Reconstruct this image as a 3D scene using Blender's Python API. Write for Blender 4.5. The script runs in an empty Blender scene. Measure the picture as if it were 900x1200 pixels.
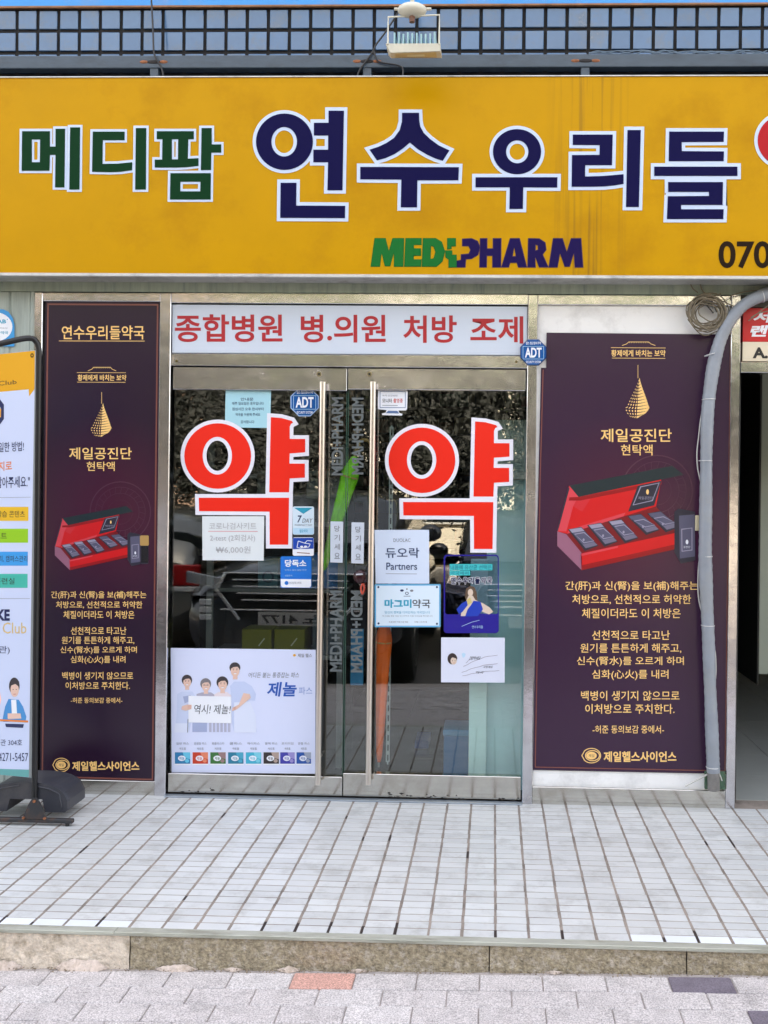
import bpy, math, random
from mathutils import Vector, Matrix
from mathutils.geometry import tessellate_polygon
random.seed(7)
sc = bpy.context.scene
COL = sc.collection
PI = math.pi
# ------------------------------------------------------------------ camera
F = 1130.0; CX, CY = 541.0, 578.5; CAM = Vector((0, -4.43, 1.42)); YAW = math.atan(37.5/1130); ROLL = .0120
_r0 = Vector((math.cos(YAW), math.sin(YAW), 0)); _u0 = Vector((0, 0, 1)); FWD = Vector((-math.sin(YAW), math.cos(YAW), 0))
RIGHT = _r0*math.cos(ROLL) + _u0*math.sin(ROLL); UP = _u0*math.cos(ROLL) - _r0*math.sin(ROLL)
cd = bpy.data.cameras.new('camera'); cam = bpy.data.objects.new('camera', cd); COL.objects.link(cam); sc.camera = cam
cam.matrix_world = Matrix(((RIGHT.x, UP.x, -FWD.x, CAM.x), (RIGHT.y, UP.y, -FWD.y, CAM.y), (RIGHT.z, UP.z, -FWD.z, CAM.z), (0, 0, 0, 1)))
cd.sensor_fit = 'HORIZONTAL'; cd.sensor_width = 36; cd.lens = F/900*36
cd.shift_x = (450-CX)/900; cd.shift_y = (CY-600)/900; cd.clip_start = .05; cd.clip_end = 500
# ------------------------------------------------------------------ light
W = bpy.data.worlds.new('World'); sc.world = W; W.use_nodes = True
nt = W.node_tree; bg = nt.nodes['Background']; sk = nt.nodes.new('ShaderNodeTexSky'); sk.sky_type = 'NISHITA'; sk.sun_disc = False
SUN_EL = 52
sk.sun_elevation = math.radians(SUN_EL); sk.sun_rotation = math.radians(0); sk.dust_density = 3.0; sk.air_density = 1.0; sk.ozone_density = .6
hs = nt.nodes.new('ShaderNodeHueSaturation'); hs.inputs['Saturation'].default_value = .6; nt.links.new(sk.outputs[0], hs.inputs['Color']); nt.links.new(hs.outputs[0], bg.inputs[0]); bg.inputs[1].default_value = .15
sl = bpy.data.lights.new('sun', 'SUN'); sl.energy = 4.2; sl.angle = math.radians(.5); sl.color = (1, .96, .9)
so = bpy.data.objects.new('sun', sl); COL.objects.link(so); so.rotation_euler = (math.radians(-(90-SUN_EL)), 0, 0); so.location = (0, 20, 20)
sc.view_settings.view_transform = 'Standard'; sc.view_settings.look = 'None'; sc.view_settings.exposure = 2.8; sc.view_settings.gamma = 1; sc.view_settings.use_white_balance = True; sc.view_settings.white_balance_temperature = 7700; sc.view_settings.white_balance_tint = 12
sc.cycles.max_bounces = 8; sc.cycles.transparent_max_bounces = 24; sc.cycles.glossy_bounces = 5
sc.cycles.caustics_reflective = False; sc.cycles.caustics_refractive = False; sc.cycles.sample_clamp_indirect = 6
# ------------------------------------------------------------------ helpers
def lin(c):
    return tuple(((x/255)/12.92 if x <= 10 else ((x/255+.055)/1.055)**2.4) for x in c)
_M = {}
def M(name, rgb=(128, 128, 128), rough=.5, metal=0., var=0., scale=8., bump=0., bscale=60., spec=.5, coat=0., rand=0., stretch=(1, 1, 1), dirt=None, dirt_scale=3., dirt_amt=.5, alpha=1, trans=0):
    """procedural principled material; colour noise, random tone per piece, dirt patches, bump"""
    if name in _M: return _M[name]
    m = bpy.data.materials.new(name); m.use_nodes = True; n = m.node_tree.nodes; L = m.node_tree.links
    b = n['Principled BSDF']; col = lin(rgb)
    b.inputs['Roughness'].default_value = rough; b.inputs['Metallic'].default_value = metal
    b.inputs['Specular IOR Level'].default_value = spec; b.inputs['Coat Weight'].default_value = coat; b.inputs['Coat Roughness'].default_value = .08
    b.inputs['Transmission Weight'].default_value = trans; b.inputs['Alpha'].default_value = alpha
    rgbn = n.new('ShaderNodeRGB'); rgbn.outputs[0].default_value = (*col, 1); out = rgbn.outputs[0]
    if var or bump or dirt:
        tc = n.new('ShaderNodeTexCoord'); mp = n.new('ShaderNodeMapping'); mp.inputs['Scale'].default_value = stretch
        g = n.new('ShaderNodeNewGeometry'); L.new(g.outputs['Position'], mp.inputs[0])
    if var:
        t = n.new('ShaderNodeTexNoise'); t.inputs['Scale'].default_value = scale; t.inputs['Detail'].default_value = 6; t.inputs['Roughness'].default_value = .65
        L.new(mp.outputs[0], t.inputs['Vector'])
        mr = n.new('ShaderNodeMapRange'); mr.inputs[1].default_value = .3; mr.inputs[2].default_value = .7; mr.inputs[3].default_value = 1-var; mr.inputs[4].default_value = 1+var*.6
        L.new(t.outputs[0], mr.inputs[0]); vm = n.new('ShaderNodeVectorMath'); vm.operation = 'SCALE'; L.new(out, vm.inputs[0]); L.new(mr.outputs[0], vm.inputs['Scale']); out = vm.outputs[0]
    if rand:
        oi = n.new('ShaderNodeObjectInfo'); g2 = n.new('ShaderNodeNewGeometry'); ad = n.new('ShaderNodeMath'); ad.operation = 'ADD'
        L.new(oi.outputs['Random'], ad.inputs[0]); L.new(g2.outputs['Random Per Island'], ad.inputs[1])
        fr = n.new('ShaderNodeMath'); fr.operation = 'FRACT'; L.new(ad.outputs[0], fr.inputs[0])
        mr = n.new('ShaderNodeMapRange'); mr.inputs[3].default_value = 1-rand; mr.inputs[4].default_value = 1+rand*.5; L.new(fr.outputs[0], mr.inputs[0])
        vm = n.new('ShaderNodeVectorMath'); vm.operation = 'SCALE'; L.new(out, vm.inputs[0]); L.new(mr.outputs[0], vm.inputs['Scale']); out = vm.outputs[0]
    if dirt:
        t = n.new('ShaderNodeTexNoise'); t.inputs['Scale'].default_value = dirt_scale; t.inputs['Detail'].default_value = 8; t.inputs['Roughness'].default_value = .7
        L.new(mp.outputs[0], t.inputs['Vector'])
        mr = n.new('ShaderNodeMapRange'); mr.inputs[1].default_value = .5; mr.inputs[2].default_value = .68; mr.inputs[4].default_value = dirt_amt; L.new(t.outputs[0], mr.inputs[0])
        mx = n.new('ShaderNodeMix'); mx.data_type = 'RGBA'; L.new(mr.outputs[0], mx.inputs[0]); L.new(out, mx.inputs[6]); mx.inputs[7].default_value = (*lin(dirt), 1); out = mx.outputs[2]
        rr = n.new('ShaderNodeMapRange'); rr.inputs[3].default_value = rough; rr.inputs[4].default_value = min(1, rough+.35); L.new(mr.outputs[0], rr.inputs[0]); L.new(rr.outputs[0], b.inputs['Roughness'])
    L.new(out, b.inputs['Base Color'])
    if bump:
        t = n.new('ShaderNodeTexNoise'); t.inputs['Scale'].default_value = bscale; t.inputs['Detail'].default_value = 5; L.new(mp.outputs[0], t.inputs['Vector'])
        bp = n.new('ShaderNodeBump'); bp.inputs['Strength'].default_value = 1; bp.inputs['Distance'].default_value = bump; L.new(t.outputs[0], bp.inputs['Height']); L.new(bp.outputs[0], b.inputs['Normal'])
    _M[name] = m; return m
def glass_mat(name, tint=(.86, .93, .9), extra=0.0):
    m = bpy.data.materials.new(name); m.use_nodes = True; n = m.node_tree.nodes; L = m.node_tree.links; n.clear()
    o = n.new('ShaderNodeOutputMaterial'); mix = n.new('ShaderNodeMixShader'); tr = n.new('ShaderNodeBsdfTransparent'); gl = n.new('ShaderNodeBsdfGlossy')
    tr.inputs[0].default_value = (*tint, 1); gl.inputs['Roughness'].default_value = 0.0
    fr = n.new('ShaderNodeLayerWeight'); fr.inputs[0].default_value = .5; pw = n.new('ShaderNodeMath'); pw.operation = 'POWER'; pw.inputs[1].default_value = 5; L.new(fr.outputs['Facing'], pw.inputs[0])
    ad = n.new('ShaderNodeMath'); ad.operation = 'MULTIPLY_ADD'; ad.inputs[1].default_value = .9; ad.inputs[2].default_value = .043+extra; ad.use_clamp = True   # Schlick, the same from both sides
    L.new(pw.outputs[0], ad.inputs[0]); L.new(ad.outputs[0], mix.inputs[0]); L.new(tr.outputs[0], mix.inputs[1]); L.new(gl.outputs[0], mix.inputs[2]); L.new(mix.outputs[0], o.inputs[0])
    _M[name] = m; return m

class Plane:
    def __init__(s, p, n): s.p = Vector(p); s.n = Vector(n).normalized()
    def at(s, x, y, lift=0):
        d = (FWD*F + RIGHT*(x-CX) - UP*(y-CY)); q = s.p + s.n*lift
        return CAM + d*((q-CAM).dot(s.n)/d.dot(s.n))
def FAC(Y): return Plane((0, Y, 0), (0, -1, 0))
FLOOR = Plane((0, 0, 0), (0, 0, 1))
def XZ(px, py, Y): v = FAC(Y).at(px, py); return v.x, v.z

def tag(o, label=None, cat=None, group=None, kind=None):
    if label: o['label'] = label
    if cat: o['category'] = cat
    if group: o['group'] = group
    if kind: o['kind'] = kind
    return o
def thing(name, label, cat, loc=(0, 0, 0), group=None, rz=0):
    o = bpy.data.objects.new(name, None); COL.objects.link(o); o.location = loc; o.rotation_euler = (0, 0, rz); o.empty_display_size = .05
    return tag(o, label, cat, group)
def wloc(o):
    v = Vector((0, 0, 0))
    while o: v += o.location; o = o.parent
    return v

class MB:
    """mesh builder in world coordinates"""
    def __init__(s): s.v = []; s.f = []; s.m = []; s.mats = []; s.smooth = []
    def mi(s, mat):
        if mat not in s.mats: s.mats.append(mat)
        return s.mats.index(mat)
    def add(s, vs, fs, mat, smooth=False):
        b = len(s.v); s.v += [tuple(v) for v in vs]; k = s.mi(mat)
        for f in fs: s.f.append(tuple(b+i for i in f)); s.m.append(k); s.smooth.append(smooth)
        return s
    def box(s, x0, x1, y0, y1, z0, z1, mat, bev=0):
        if x1 < x0: x0, x1 = x1, x0
        if y1 < y0: y0, y1 = y1, y0
        if z1 < z0: z0, z1 = z1, z0
        if bev:
            b = min(bev, (x1-x0)/2.1, (y1-y0)/2.1, (z1-z0)/2.1); vs = []; idx = {}
            for sx in (0, 1):
                for sy in (0, 1):
                    for sz in (0, 1):
                        X, Y, Z = (x0, x1)[sx], (y0, y1)[sy], (z0, z1)[sz]; dx, dy, dz = b*(1-2*sx), b*(1-2*sy), b*(1-2*sz)
                        idx[(sx, sy, sz)] = len(vs); vs += [(X, Y+dy, Z+dz), (X+dx, Y, Z+dz), (X+dx, Y+dy, Z)]
            fs = []
            def q(a, k): return idx[a]+k
            for k in range(3):
                for sgn in (0, 1):
                    o = [i for i in range(3) if i != k]; c = []
                    for a, bb in ((0, 0), (1, 0), (1, 1), (0, 1)):
                        t = [0, 0, 0]; t[k] = sgn; t[o[0]] = a; t[o[1]] = bb; c.append(q(tuple(t), k))
                    fs.append(c)
            for k in range(3):
                o = [i for i in range(3) if i != k]
                for a in (0, 1):
                    for bb in (0, 1):
                        t0 = [0]*3; t0[o[0]] = a; t0[o[1]] = bb; t1 = list(t0); t1[k] = 1
                        fs.append([q(tuple(t0), o[0]), q(tuple(t1), o[0]), q(tuple(t1), o[1]), q(tuple(t0), o[1])])
            for a in idx: fs.append([idx[a], idx[a]+1, idx[a]+2])
            return s.add(vs, fs, mat)
        vs = [(x0, y0, z0), (x1, y0, z0), (x1, y1, z0), (x0, y1, z0), (x0, y0, z1), (x1, y0, z1), (x1, y1, z1), (x0, y1, z1)]
        return s.add(vs, [(0, 3, 2, 1), (4, 5, 6, 7), (0, 1, 5, 4), (1, 2, 6, 5), (2, 3, 7, 6), (3, 0, 4, 7)], mat)
    def prism(s, loops, off, mat, side=True):
        """loops: world point loops (outer + holes); extruded by vector off (front face at loops)"""
        tris = tessellate_polygon([[Vector(p) for p in l] for l in loops]); flat = [Vector(p) for l in loops for p in l]
        s.add(flat, tris, mat)
        if side:
            for l in loops:
                n = len(l); vs = [Vector(p) for p in l]+[Vector(p)+off for p in l]
                s.add(vs, [(i, (i+1) % n, n+(i+1) % n, n+i) for i in range(n)], mat)
        return s
    def tube(s, pts, r, mat, n=10, cap=True, rf=None, flat=1):
        pts = [Vector(p) for p in pts]; vs = []; up = None
        for i, p in enumerate(pts):
            d = (pts[min(i+1, len(pts)-1)]-pts[max(i-1, 0)]).normalized()
            if up is None: up = Vector((0, 0, 1)) if abs(d.z) < .9 else Vector((0, 1, 0))
            a = d.cross(up).normalized(); b = a.cross(d).normalized(); up = b
            rr = r if rf is None else r*rf(i/(len(pts)-1))
            for k in range(n):
                t = 2*PI*k/n; vs.append(p + a*math.cos(t)*rr + b*math.sin(t)*rr*flat)
        fs = [(i*n+k, i*n+(k+1) % n, (i+1)*n+(k+1) % n, (i+1)*n+k) for i in range(len(pts)-1) for k in range(n)]
        s.add(vs, fs, mat, True)
        if cap: s.add(vs[:n], [tuple(range(n))[::-1]], mat); s.add(vs[-n:], [tuple(range(n))], mat)
        return s
    def cyl(s, p, q, r, mat, n=16): return s.tube([p, q], r, mat, n)
    def ball(s, c, rx, ry, rz, mat, n=12, m=8):
        c = Vector(c); vs = [c+Vector((0, 0, rz))]; 
        for j in range(1, m):
            a = PI*j/m
            for k in range(n): t = 2*PI*k/n; vs.append(c+Vector((rx*math.sin(a)*math.cos(t), ry*math.sin(a)*math.sin(t), rz*math.cos(a))))
        vs.append(c-Vector((0, 0, rz))); fs = [(0, 1+k, 1+(k+1) % n) for k in range(n)]
        for j in range(m-2):
            for k in range(n): a = 1+j*n+k; b = 1+j*n+(k+1) % n; fs.append((a, a+n, b+n, b))
        e = len(vs)-1; fs += [(e, 1+(m-2)*n+(k+1) % n, 1+(m-2)*n+k) for k in range(n)]
        return s.add(vs, fs, mat, True)
    def build(s, name, parent=None, loc=None, label=None, cat=None, group=None, kind=None):
        o_loc = Vector(loc) if loc is not None else Vector((0, 0, 0)); base = o_loc + (wloc(parent) if parent else Vector((0, 0, 0)))
        if loc is not None and parent is not None: base = Vector(loc); o_loc = base - wloc(parent)
        me = bpy.data.meshes.new(name); me.from_pydata([tuple(Vector(v)-base) for v in s.v], [], s.f)
        for m in s.mats: me.materials.append(m)
        me.polygons.foreach_set('material_index', s.m); me.polygons.foreach_set('use_smooth', s.smooth); me.update()
        o = bpy.data.objects.new(name, me); COL.objects.link(o); o.location = o_loc
        if parent: o.parent = parent
        return tag(o, label, cat, group, kind)
def child(mesh, name, parent, loc, sc_=(1, 1, 1), rz=0):
    o = bpy.data.objects.new(name, mesh); COL.objects.link(o); o.parent = parent; o.location = Vector(loc)-wloc(parent); o.scale = sc_; o.rotation_euler = (0, 0, rz); return o

# ---- text and print
_T = {}
TS = bpy.data.scenes.new('text_scratch'); TC = bpy.data.curves.new('t', 'FONT'); TO = bpy.data.objects.new('t', TC); TS.collection.objects.link(TO)
def text_mesh(s, bold=0., res=3):
    k = (s, bold, res)
    if k not in _T:
        TC.body = s; TC.offset = bold; TC.resolution_u = res; TO.update_tag()
        with bpy.context.temp_override(scene=TS, view_layer=TS.view_layers[0]): dg = bpy.context.evaluated_depsgraph_get()
        m = bpy.data.meshes.new_from_object(TO.evaluated_get(dg))
        vs = [(v.co.x, v.co.y) for v in m.vertices]; fs = [tuple(p.vertices) for p in m.polygons]; bpy.data.meshes.remove(m)
        x0 = min(v[0] for v in vs); x1 = max(v[0] for v in vs); y0 = min(v[1] for v in vs); y1 = max(v[1] for v in vs)
        _T[k] = ([((x-x0)/(x1-x0), (y-y0)/(y1-y0)) for x, y in vs], fs)
    return _T[k]
LIFT = .0005
class Print:
    """flat print in photo pixels, laid on a real plane; all in one mesh"""
    def __init__(s, plane, tf=None, base=0.0): s.pl = plane; s.b = MB(); s.tf = tf or (lambda x, y: (x, y)); s.base = base
    def P(s, x, y, lv): x, y = s.tf(x, y); return s.pl.at(x, y, s.base+lv*LIFT)
    def poly(s, pts, mat, holes=(), lv=1): s.b.prism([[s.P(x, y, lv) for x, y in l] for l in [pts, *holes]], Vector((0, 0, 0)), mat, side=False); return s
    def rect(s, x0, y0, x1, y1, mat, lv=1, r=0):
        if r: return s.poly(rrect(x0, y0, x1, y1, r), mat, lv=lv)
        return s.poly([(x0, y0), (x1, y0), (x1, y1), (x0, y1)], mat, lv=lv)
    def ell(s, cx, cy, rx, ry, mat, lv=1, hole=None, n=28):
        h = [[(cx+hx*math.cos(2*PI*i/n), cy+hy*math.sin(2*PI*i/n)) for i in range(n)] for hx, hy in ([hole] if hole else [])]
        return s.poly([(cx+rx*math.cos(2*PI*i/n), cy+ry*math.sin(2*PI*i/n)) for i in range(n)], mat, h, lv)
    def line(s, pts, w, mat, lv=1):
        for i in range(len(pts)-1):
            (x0, y0), (x1, y1) = pts[i], pts[i+1]; d = math.hypot(x1-x0, y1-y0) or 1; nx, ny = -(y1-y0)/d*w/2, (x1-x0)/d*w/2
            s.poly([(x0+nx, y0+ny), (x1+nx, y1+ny), (x1-nx, y1-ny), (x0-nx, y0-ny)], mat, lv=lv+(i % 3)*.12)
        return s
    def frame(s, x0, y0, x1, y1, w, mat, lv=1): return s.poly([(x0, y0), (x1, y0), (x1, y1), (x0, y1)], mat, [[(x0+w, y0+w), (x1-w, y0+w), (x1-w, y1-w), (x0+w, y1-w)]], lv)
    def text(s, t, x0, y0, x1, y1, mat, bold=.012, lv=2, quad=None, shear=0, res=2):
        vs, fs = text_mesh(t, bold, res); q = quad or [(x0, y0), (x1, y0), (x1, y1), (x0, y1)]; out = []
        for u, v in vs:
            v = 1-v; X = (q[0][0]*(1-u)+q[1][0]*u)*(1-v)+(q[3][0]*(1-u)+q[2][0]*u)*v; Y = (q[0][1]*(1-u)+q[1][1]*u)*(1-v)+(q[3][1]*(1-u)+q[2][1]*u)*v
            out.append(s.P(X+shear*(1-v), Y, lv))
        s.b.add(out, fs, mat); return s
    def build(s, name, parent, **k): return s.b.build(name, parent, **k)
def rrect(x0, y0, x1, y1, r, n=4):
    p = []
    for cx, cy, a in ((x1-r, y0+r, -90), (x1-r, y1-r, 0), (x0+r, y1-r, 90), (x0+r, y0+r, 180)):
        for i in range(n+1): t = math.radians(a+90*i/n); p.append((cx+r*math.cos(t), cy+r*math.sin(t)))
    return p
def offs(pts, d):
    """miter offset outward by d"""
    A = sum(pts[i][0]*pts[(i+1) % len(pts)][1]-pts[(i+1) % len(pts)][0]*pts[i][1] for i in range(len(pts))); sg = 1 if A > 0 else -1; out = []
    n = len(pts)
    for i in range(n):
        p0, p, p1 = pts[i-1], pts[i], pts[(i+1) % n]
        def nm(a, b): l = math.hypot(b[0]-a[0], b[1]-a[1]); return ((b[1]-a[1])/l*sg, -(b[0]-a[0])/l*sg)
        n0, n1 = nm(p0, p), nm(p, p1); k = 1+n0[0]*n1[0]+n0[1]*n1[1]; k = max(k, .45)
        out.append((p[0]+d*(n0[0]+n1[0])/k, p[1]+d*(n0[1]+n1[1])/k))
    return out
def ringpts(cx, cy, rx, ry, n=48): return [(cx+rx*math.cos(2*PI*i/n), cy+ry*math.sin(2*PI*i/n)) for i in range(n)]
def boxpx(b, px0, py0, px1, py1, Y, depth, mat, bev=0):
    """box whose front face (at Y) covers these photo pixels, measured at its middle"""
    mx, my = (px0+px1)/2, (py0+py1)/2
    x0 = XZ(px0, my, Y)[0]; x1 = XZ(px1, my, Y)[0]; z1 = XZ(mx, py0, Y)[1]; z0 = XZ(mx, py1, Y)[1]
    b.box(x0, x1, Y, Y+depth, z0, z1, mat, bev); return (x0, x1, z0, z1)
def sheet(name, quad, Y, mat, label, cat, th=.0008, group=None, parent=None, r=0):
    """thin sheet (paper, film) with its front at Y, px quad corners"""
    b = MB(); pl = FAC(Y); loop = [pl.at(x, y) for x, y in quad]; c = sum(loop, Vector())/len(loop)
    b.prism([loop], Vector((0, th, 0)), mat); b.prism([[Vector(p)+Vector((0, th, 0)) for p in loop]], Vector(), mat, side=False)
    return b.build(name, parent, loc=(c.x, Y, min(p.z for p in loop)), label=label, cat=cat, group=group)

# ------------------------------------------------------------------ materials
steel = M('stainless_steel', (214, 214, 220), .17, 1, var=.08, scale=14, bump=.0022, bscale=7, dirt=(150, 146, 142), dirt_scale=9, dirt_amt=.3)
steel_low = M('stainless_kick_plate', (206, 204, 198), .13, 1, var=.06, scale=20, bump=.00015, bscale=9, dirt=(170, 162, 146), dirt_scale=6, dirt_amt=.35)
chrome = M('polished_steel', (212, 204, 196), .3, 1)
blackp = M('black_paint', (22, 23, 26), .35)
white_board = M('white_acrylic', (202, 214, 230), .3, var=.03, scale=3)
ink_red = M('red_film', (176, 26, 38), .4)
gold = M('gold_print', (248, 202, 128), .35)
gold2 = M('dull_gold_print', (128, 72, 62), .35)
navy = M('navy_film', (8, 6, 62), .45, spec=.08); green = M('green_film', (0, 52, 26), .45, spec=.08); sil = M('white_film', (190, 208, 236), .4)
paper = M('white_paper', (226, 230, 240), .45, var=.015, scale=4)
glass = glass_mat('door_glass', (.93, .975, .96), .07)
# ================================================================== SETTING
def zsw(x): return -.089 + .019*(x-.1)
YE = -1.374                    # front of the raised terrace
asph = M('asphalt', (98, 96, 94), .85, var=.25, scale=30, bump=.003, bscale=120)
b = MB(); b.add([(-60, -200, -.42), (60, -200, -.42), (60, 60, -.42), (-60, 60, -.42)], [(0, 1, 2, 3)], M('earth', (110, 100, 85), .95, var=.2, scale=3))
b.build('ground', kind='structure')
b = MB(); b.add([(-60, -12.5, -.28), (60, -12.5, -.28), (60, -3.3, -.28), (-60, -3.3, -.28)], [(0, 1, 2, 3)], asph); b.build('road', kind='structure')
b = MB(); b.box(-60, 60, -16, -12.5, -.4, -.15, M('far_pavement', (170, 165, 160), .9, var=.15, scale=6)); b.build('far_pavement', kind='structure')
# --- near pavement: bedding, pavers (parts), kerb to the road
bedm = M('paver_joint_sand', (176, 168, 164), .95, var=.3, scale=60)
b = MB(); x0, x1 = -14., 14.
b.add([(x0, -3.2, zsw(x0)-.006), (x1, -3.2, zsw(x1)-.006), (x1, YE+.02, zsw(x1)-.006), (x0, YE+.02, zsw(x0)-.006)], [(0, 1, 2, 3)], bedm)
pave = b.build('pavement', kind='structure')
def conc(name, rgb, sp=.5):
    m = M(name, rgb, .9, var=.10, scale=25, bump=.0012, bscale=260, rand=.05, dirt=tuple(int(c*.72) for c in rgb), dirt_scale=11, dirt_amt=.45)
    n = m.node_tree.nodes; L = m.node_tree.links; bs = n['Principled BSDF']; src = bs.inputs['Base Color'].links[0].from_socket
    g = n.new('ShaderNodeNewGeometry'); t = n.new('ShaderNodeTexNoise'); t.inputs['Scale'].default_value = 200; t.inputs['Detail'].default_value = 3; t.inputs['Roughness'].default_value = .8; L.new(g.outputs['Position'], t.inputs['Vector'])
    mr = n.new('ShaderNodeMapRange'); mr.inputs[1].default_value = .38; mr.inputs[2].default_value = .6; mr.inputs[3].default_value = 1-sp; mr.inputs[4].default_value = 1.12; L.new(t.outputs[0], mr.inputs[0])
    vm = n.new('ShaderNodeVectorMath'); vm.operation = 'SCALE'; L.new(src, vm.inputs[0]); L.new(mr.outputs[0], vm.inputs['Scale']); L.new(vm.outputs[0], bs.inputs['Base Color']); return m
pm = {'grey': conc('paver_grey', (208, 202, 201)), 'pale': conc('paver_pale', (216, 211, 210)), 'pink': conc('paver_salmon', (222, 172, 158)), 'dark': conc('paver_dark', (120, 112, 124), .35)}
PW, PD = .1953, .0965; slope = math.atan(.019)
pav_mesh = {}
for k, m in pm.items():
    q = MB().box(-PW/2+.0016, PW/2-.0016, -PD/2+.0016, PD/2-.0016, -.03, 0, m, .003); me = bpy.data.meshes.new('paver'); me.from_pydata(q.v, [], q.f); me.materials.append(m); pav_mesh[k] = me
PY0 = -1.395
xj = Plane((0, 0, -.089), (0, 0, 1)).at(562, 1146).x
special = {}
def paver_at(px, py):
    v = Plane((0, 0, -.089), (0, 0, 1)).at(px, py); return v
far = MB()
npv = 0
for r in range(0, 17):
    yc = PY0-PD/2-r*PD; off = 0 if r % 2 == 0 else PW/2
    for i in range(-16, 17):
        xc = xj+PW/2+i*PW+off; z = zsw(xc)+random.uniform(-.0012, .0012); kind = 'pale' if random.random() < .1 else 'grey'
        if r == 0:
            if abs(xc-paver_at(380, 1144).x) < PW/2: kind = 'pink'
            if abs(xc-paver_at(822, 1150).x) < PW/2: kind = 'dark'
        if r == 1 and abs(xc-paver_at(40, 1162).x) < PW/2: kind = 'pale'
        if r == 2 and abs(xc-paver_at(910, 1186).x) < PW/2: kind = 'dark'
        if r == 2 and abs(xc-paver_at(445, 1184).x) < PW/2: kind = 'pale'
        if r < 8 and abs(xc) < 2.5:
            o = child(pav_mesh[kind], 'paver', pave, (xc, yc, z), rz=random.uniform(-.004, .004)); o.rotation_euler[1] = -slope; npv += 1
            if kind == 'pink': o['label'] = 'salmon pink paver at the foot of the kerb'
        else: far.box(xc-PW/2+.002, xc+PW/2-.002, yc-PD/2+.002, yc+PD/2-.002, z-.02, z, pm[kind])
far.build('far_pavers', pave, kind='stuff')
# grit and crumbs along the joint of kerb and pavement
g = MB(); gm = M('grit', (150, 135, 115), .95, var=.4, scale=90)
for _ in range(1100):
    x = random.uniform(-2.3, 2.2); y = YE-.004-abs(random.gauss(0, .012)); s = random.uniform(.0012, .005)
    g.add([(x+random.uniform(-s, s), y+random.uniform(-s, s), zsw(x)+random.uniform(-.002, s)) for _ in range(5)], [(0, 1, 2), (0, 2, 3), (0, 3, 4), (1, 2, 4), (0, 1, 4)], gm)
for _ in range(120):
    x = random.uniform(-2.3, 2.2); y = random.uniform(-2.4, YE); s = random.uniform(.001, .004)
    g.add([(x+random.uniform(-s, s), y+random.uniform(-s, s), zsw(x)+random.uniform(.0, s)) for _ in range(5)], [(0, 1, 2), (0, 2, 3), (0, 3, 4), (1, 2, 4), (0, 1, 4)], gm)
g.build('grit', kind='stuff')
# --- terrace with kerb stones, edge trim and tiles
grout = M('tile_grout', (148, 137, 128), .9, var=.35, scale=7, bump=.001, bscale=200, dirt=(58, 50, 48), dirt_scale=6, dirt_amt=.55)
b = MB(); b.box(-9, 7, -1.34, .3, -.3, -.0009, grout); terr = b.build('terrace', kind='structure')
tile_m = M('glazed_floor_tile', (205, 208, 208), .34, var=.05, scale=9, rand=.1, bump=.0003, bscale=30, dirt=(160, 160, 156), dirt_scale=8, dirt_amt=.6)
tile_w = M('new_floor_tile', (226, 232, 240), .3, var=.03, scale=9, rand=.03)
xa = FLOOR.at(303.3, 939).x; xb = FLOOR.at(807.5, 955).x; TP = (xb-xa)/18; xg = FLOOR.at(580, 946.7).x; TD = .0518; TW = TP-.0095; TL = TD-.0056
def tmesh(m):
    q = MB().box(-TW/2, TW/2, -TL/2, TL/2, -.008, 0, m, .0008); me = bpy.data.meshes.new('tile'); me.from_pydata(q.v, [], q.f); me.materials.append(m); return me
tm, tmw = tmesh(tile_m), tmesh(tile_w)
rest = MB()
for r in range(26):
    yc = -1.34+TD/2+r*TD
    for i in range(-32, 22):
        xc = xg+TP/2+i*TP; z = random.uniform(-.0003, .0004)+.0002*math.sin(xc*3+r); jx = random.uniform(-.0012, .0012); jy = random.uniform(-.0006, .0006)
        white = r == 0 and (xc < FLOOR.at(155, 1092).x or xc > FLOOR.at(738, 1100).x)
        if r < 9 and FLOOR.at(0, 1060).x-.15 < xc < FLOOR.at(900, 1060).x+.12:
            o = child(tmw if white else tm, 'tile', terr, (xc+jx, yc+jy, z), rz=random.uniform(-.006, .006)); o.rotation_euler[0] = random.uniform(-.005, .005); o.rotation_euler[1] = random.uniform(-.006, .006)
        else:
            rest.box(xc+jx-TW/2, xc+jx+TW/2, yc+jy-TL/2, yc+jy+TL/2, z-.008, z, tile_w if white else tile_m, .0008)
rest.build('back_tiles', terr, kind='stuff')
mud = MB(); mudm = M('black_joint_dirt', (52, 42, 40), .8, var=.3, scale=60); random.seed(77)
for i in range(-32, 22):
    x = xg+i*TP
    if random.random() < .55:
        y0, y1 = -1.337, -1.337+random.uniform(.02, .10); mud.box(x-.0046, x+.0046, y0, y1, -.003, -.0003, mudm)
    if random.random() < .35:
        y0 = random.uniform(-1.3, -.1); mud.box(x-.0046, x+.0046, y0, y0+random.uniform(.03, .16), -.003, -.0004, mudm)
    if random.random() < .12:
        y0 = -1.34+TD*random.randint(1, 12); mud.box(x-.06, x+.05, y0-.0026, y0+.0026, -.003, -.0004, mudm)
mud.build('joint_dirt', terr, kind='stuff')
trim = M('weathered_edge_trim', (186, 188, 176), .5, .3, var=.2, scale=20, stretch=(.3, 1, 4), dirt=(110, 104, 84), dirt_scale=12)
b = MB(); 
for xs, xe in ((-9, -1.2), (-1.199, .9), (.901, 7)):
    b.box(xs, xe, YE-.003, -1.3405, -.006, .0015, trim, .0015); b.box(xs, xe, YE-.005, YE-.0031, -.009, -.003, trim)
b.build('edge_trim', terr)
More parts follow.
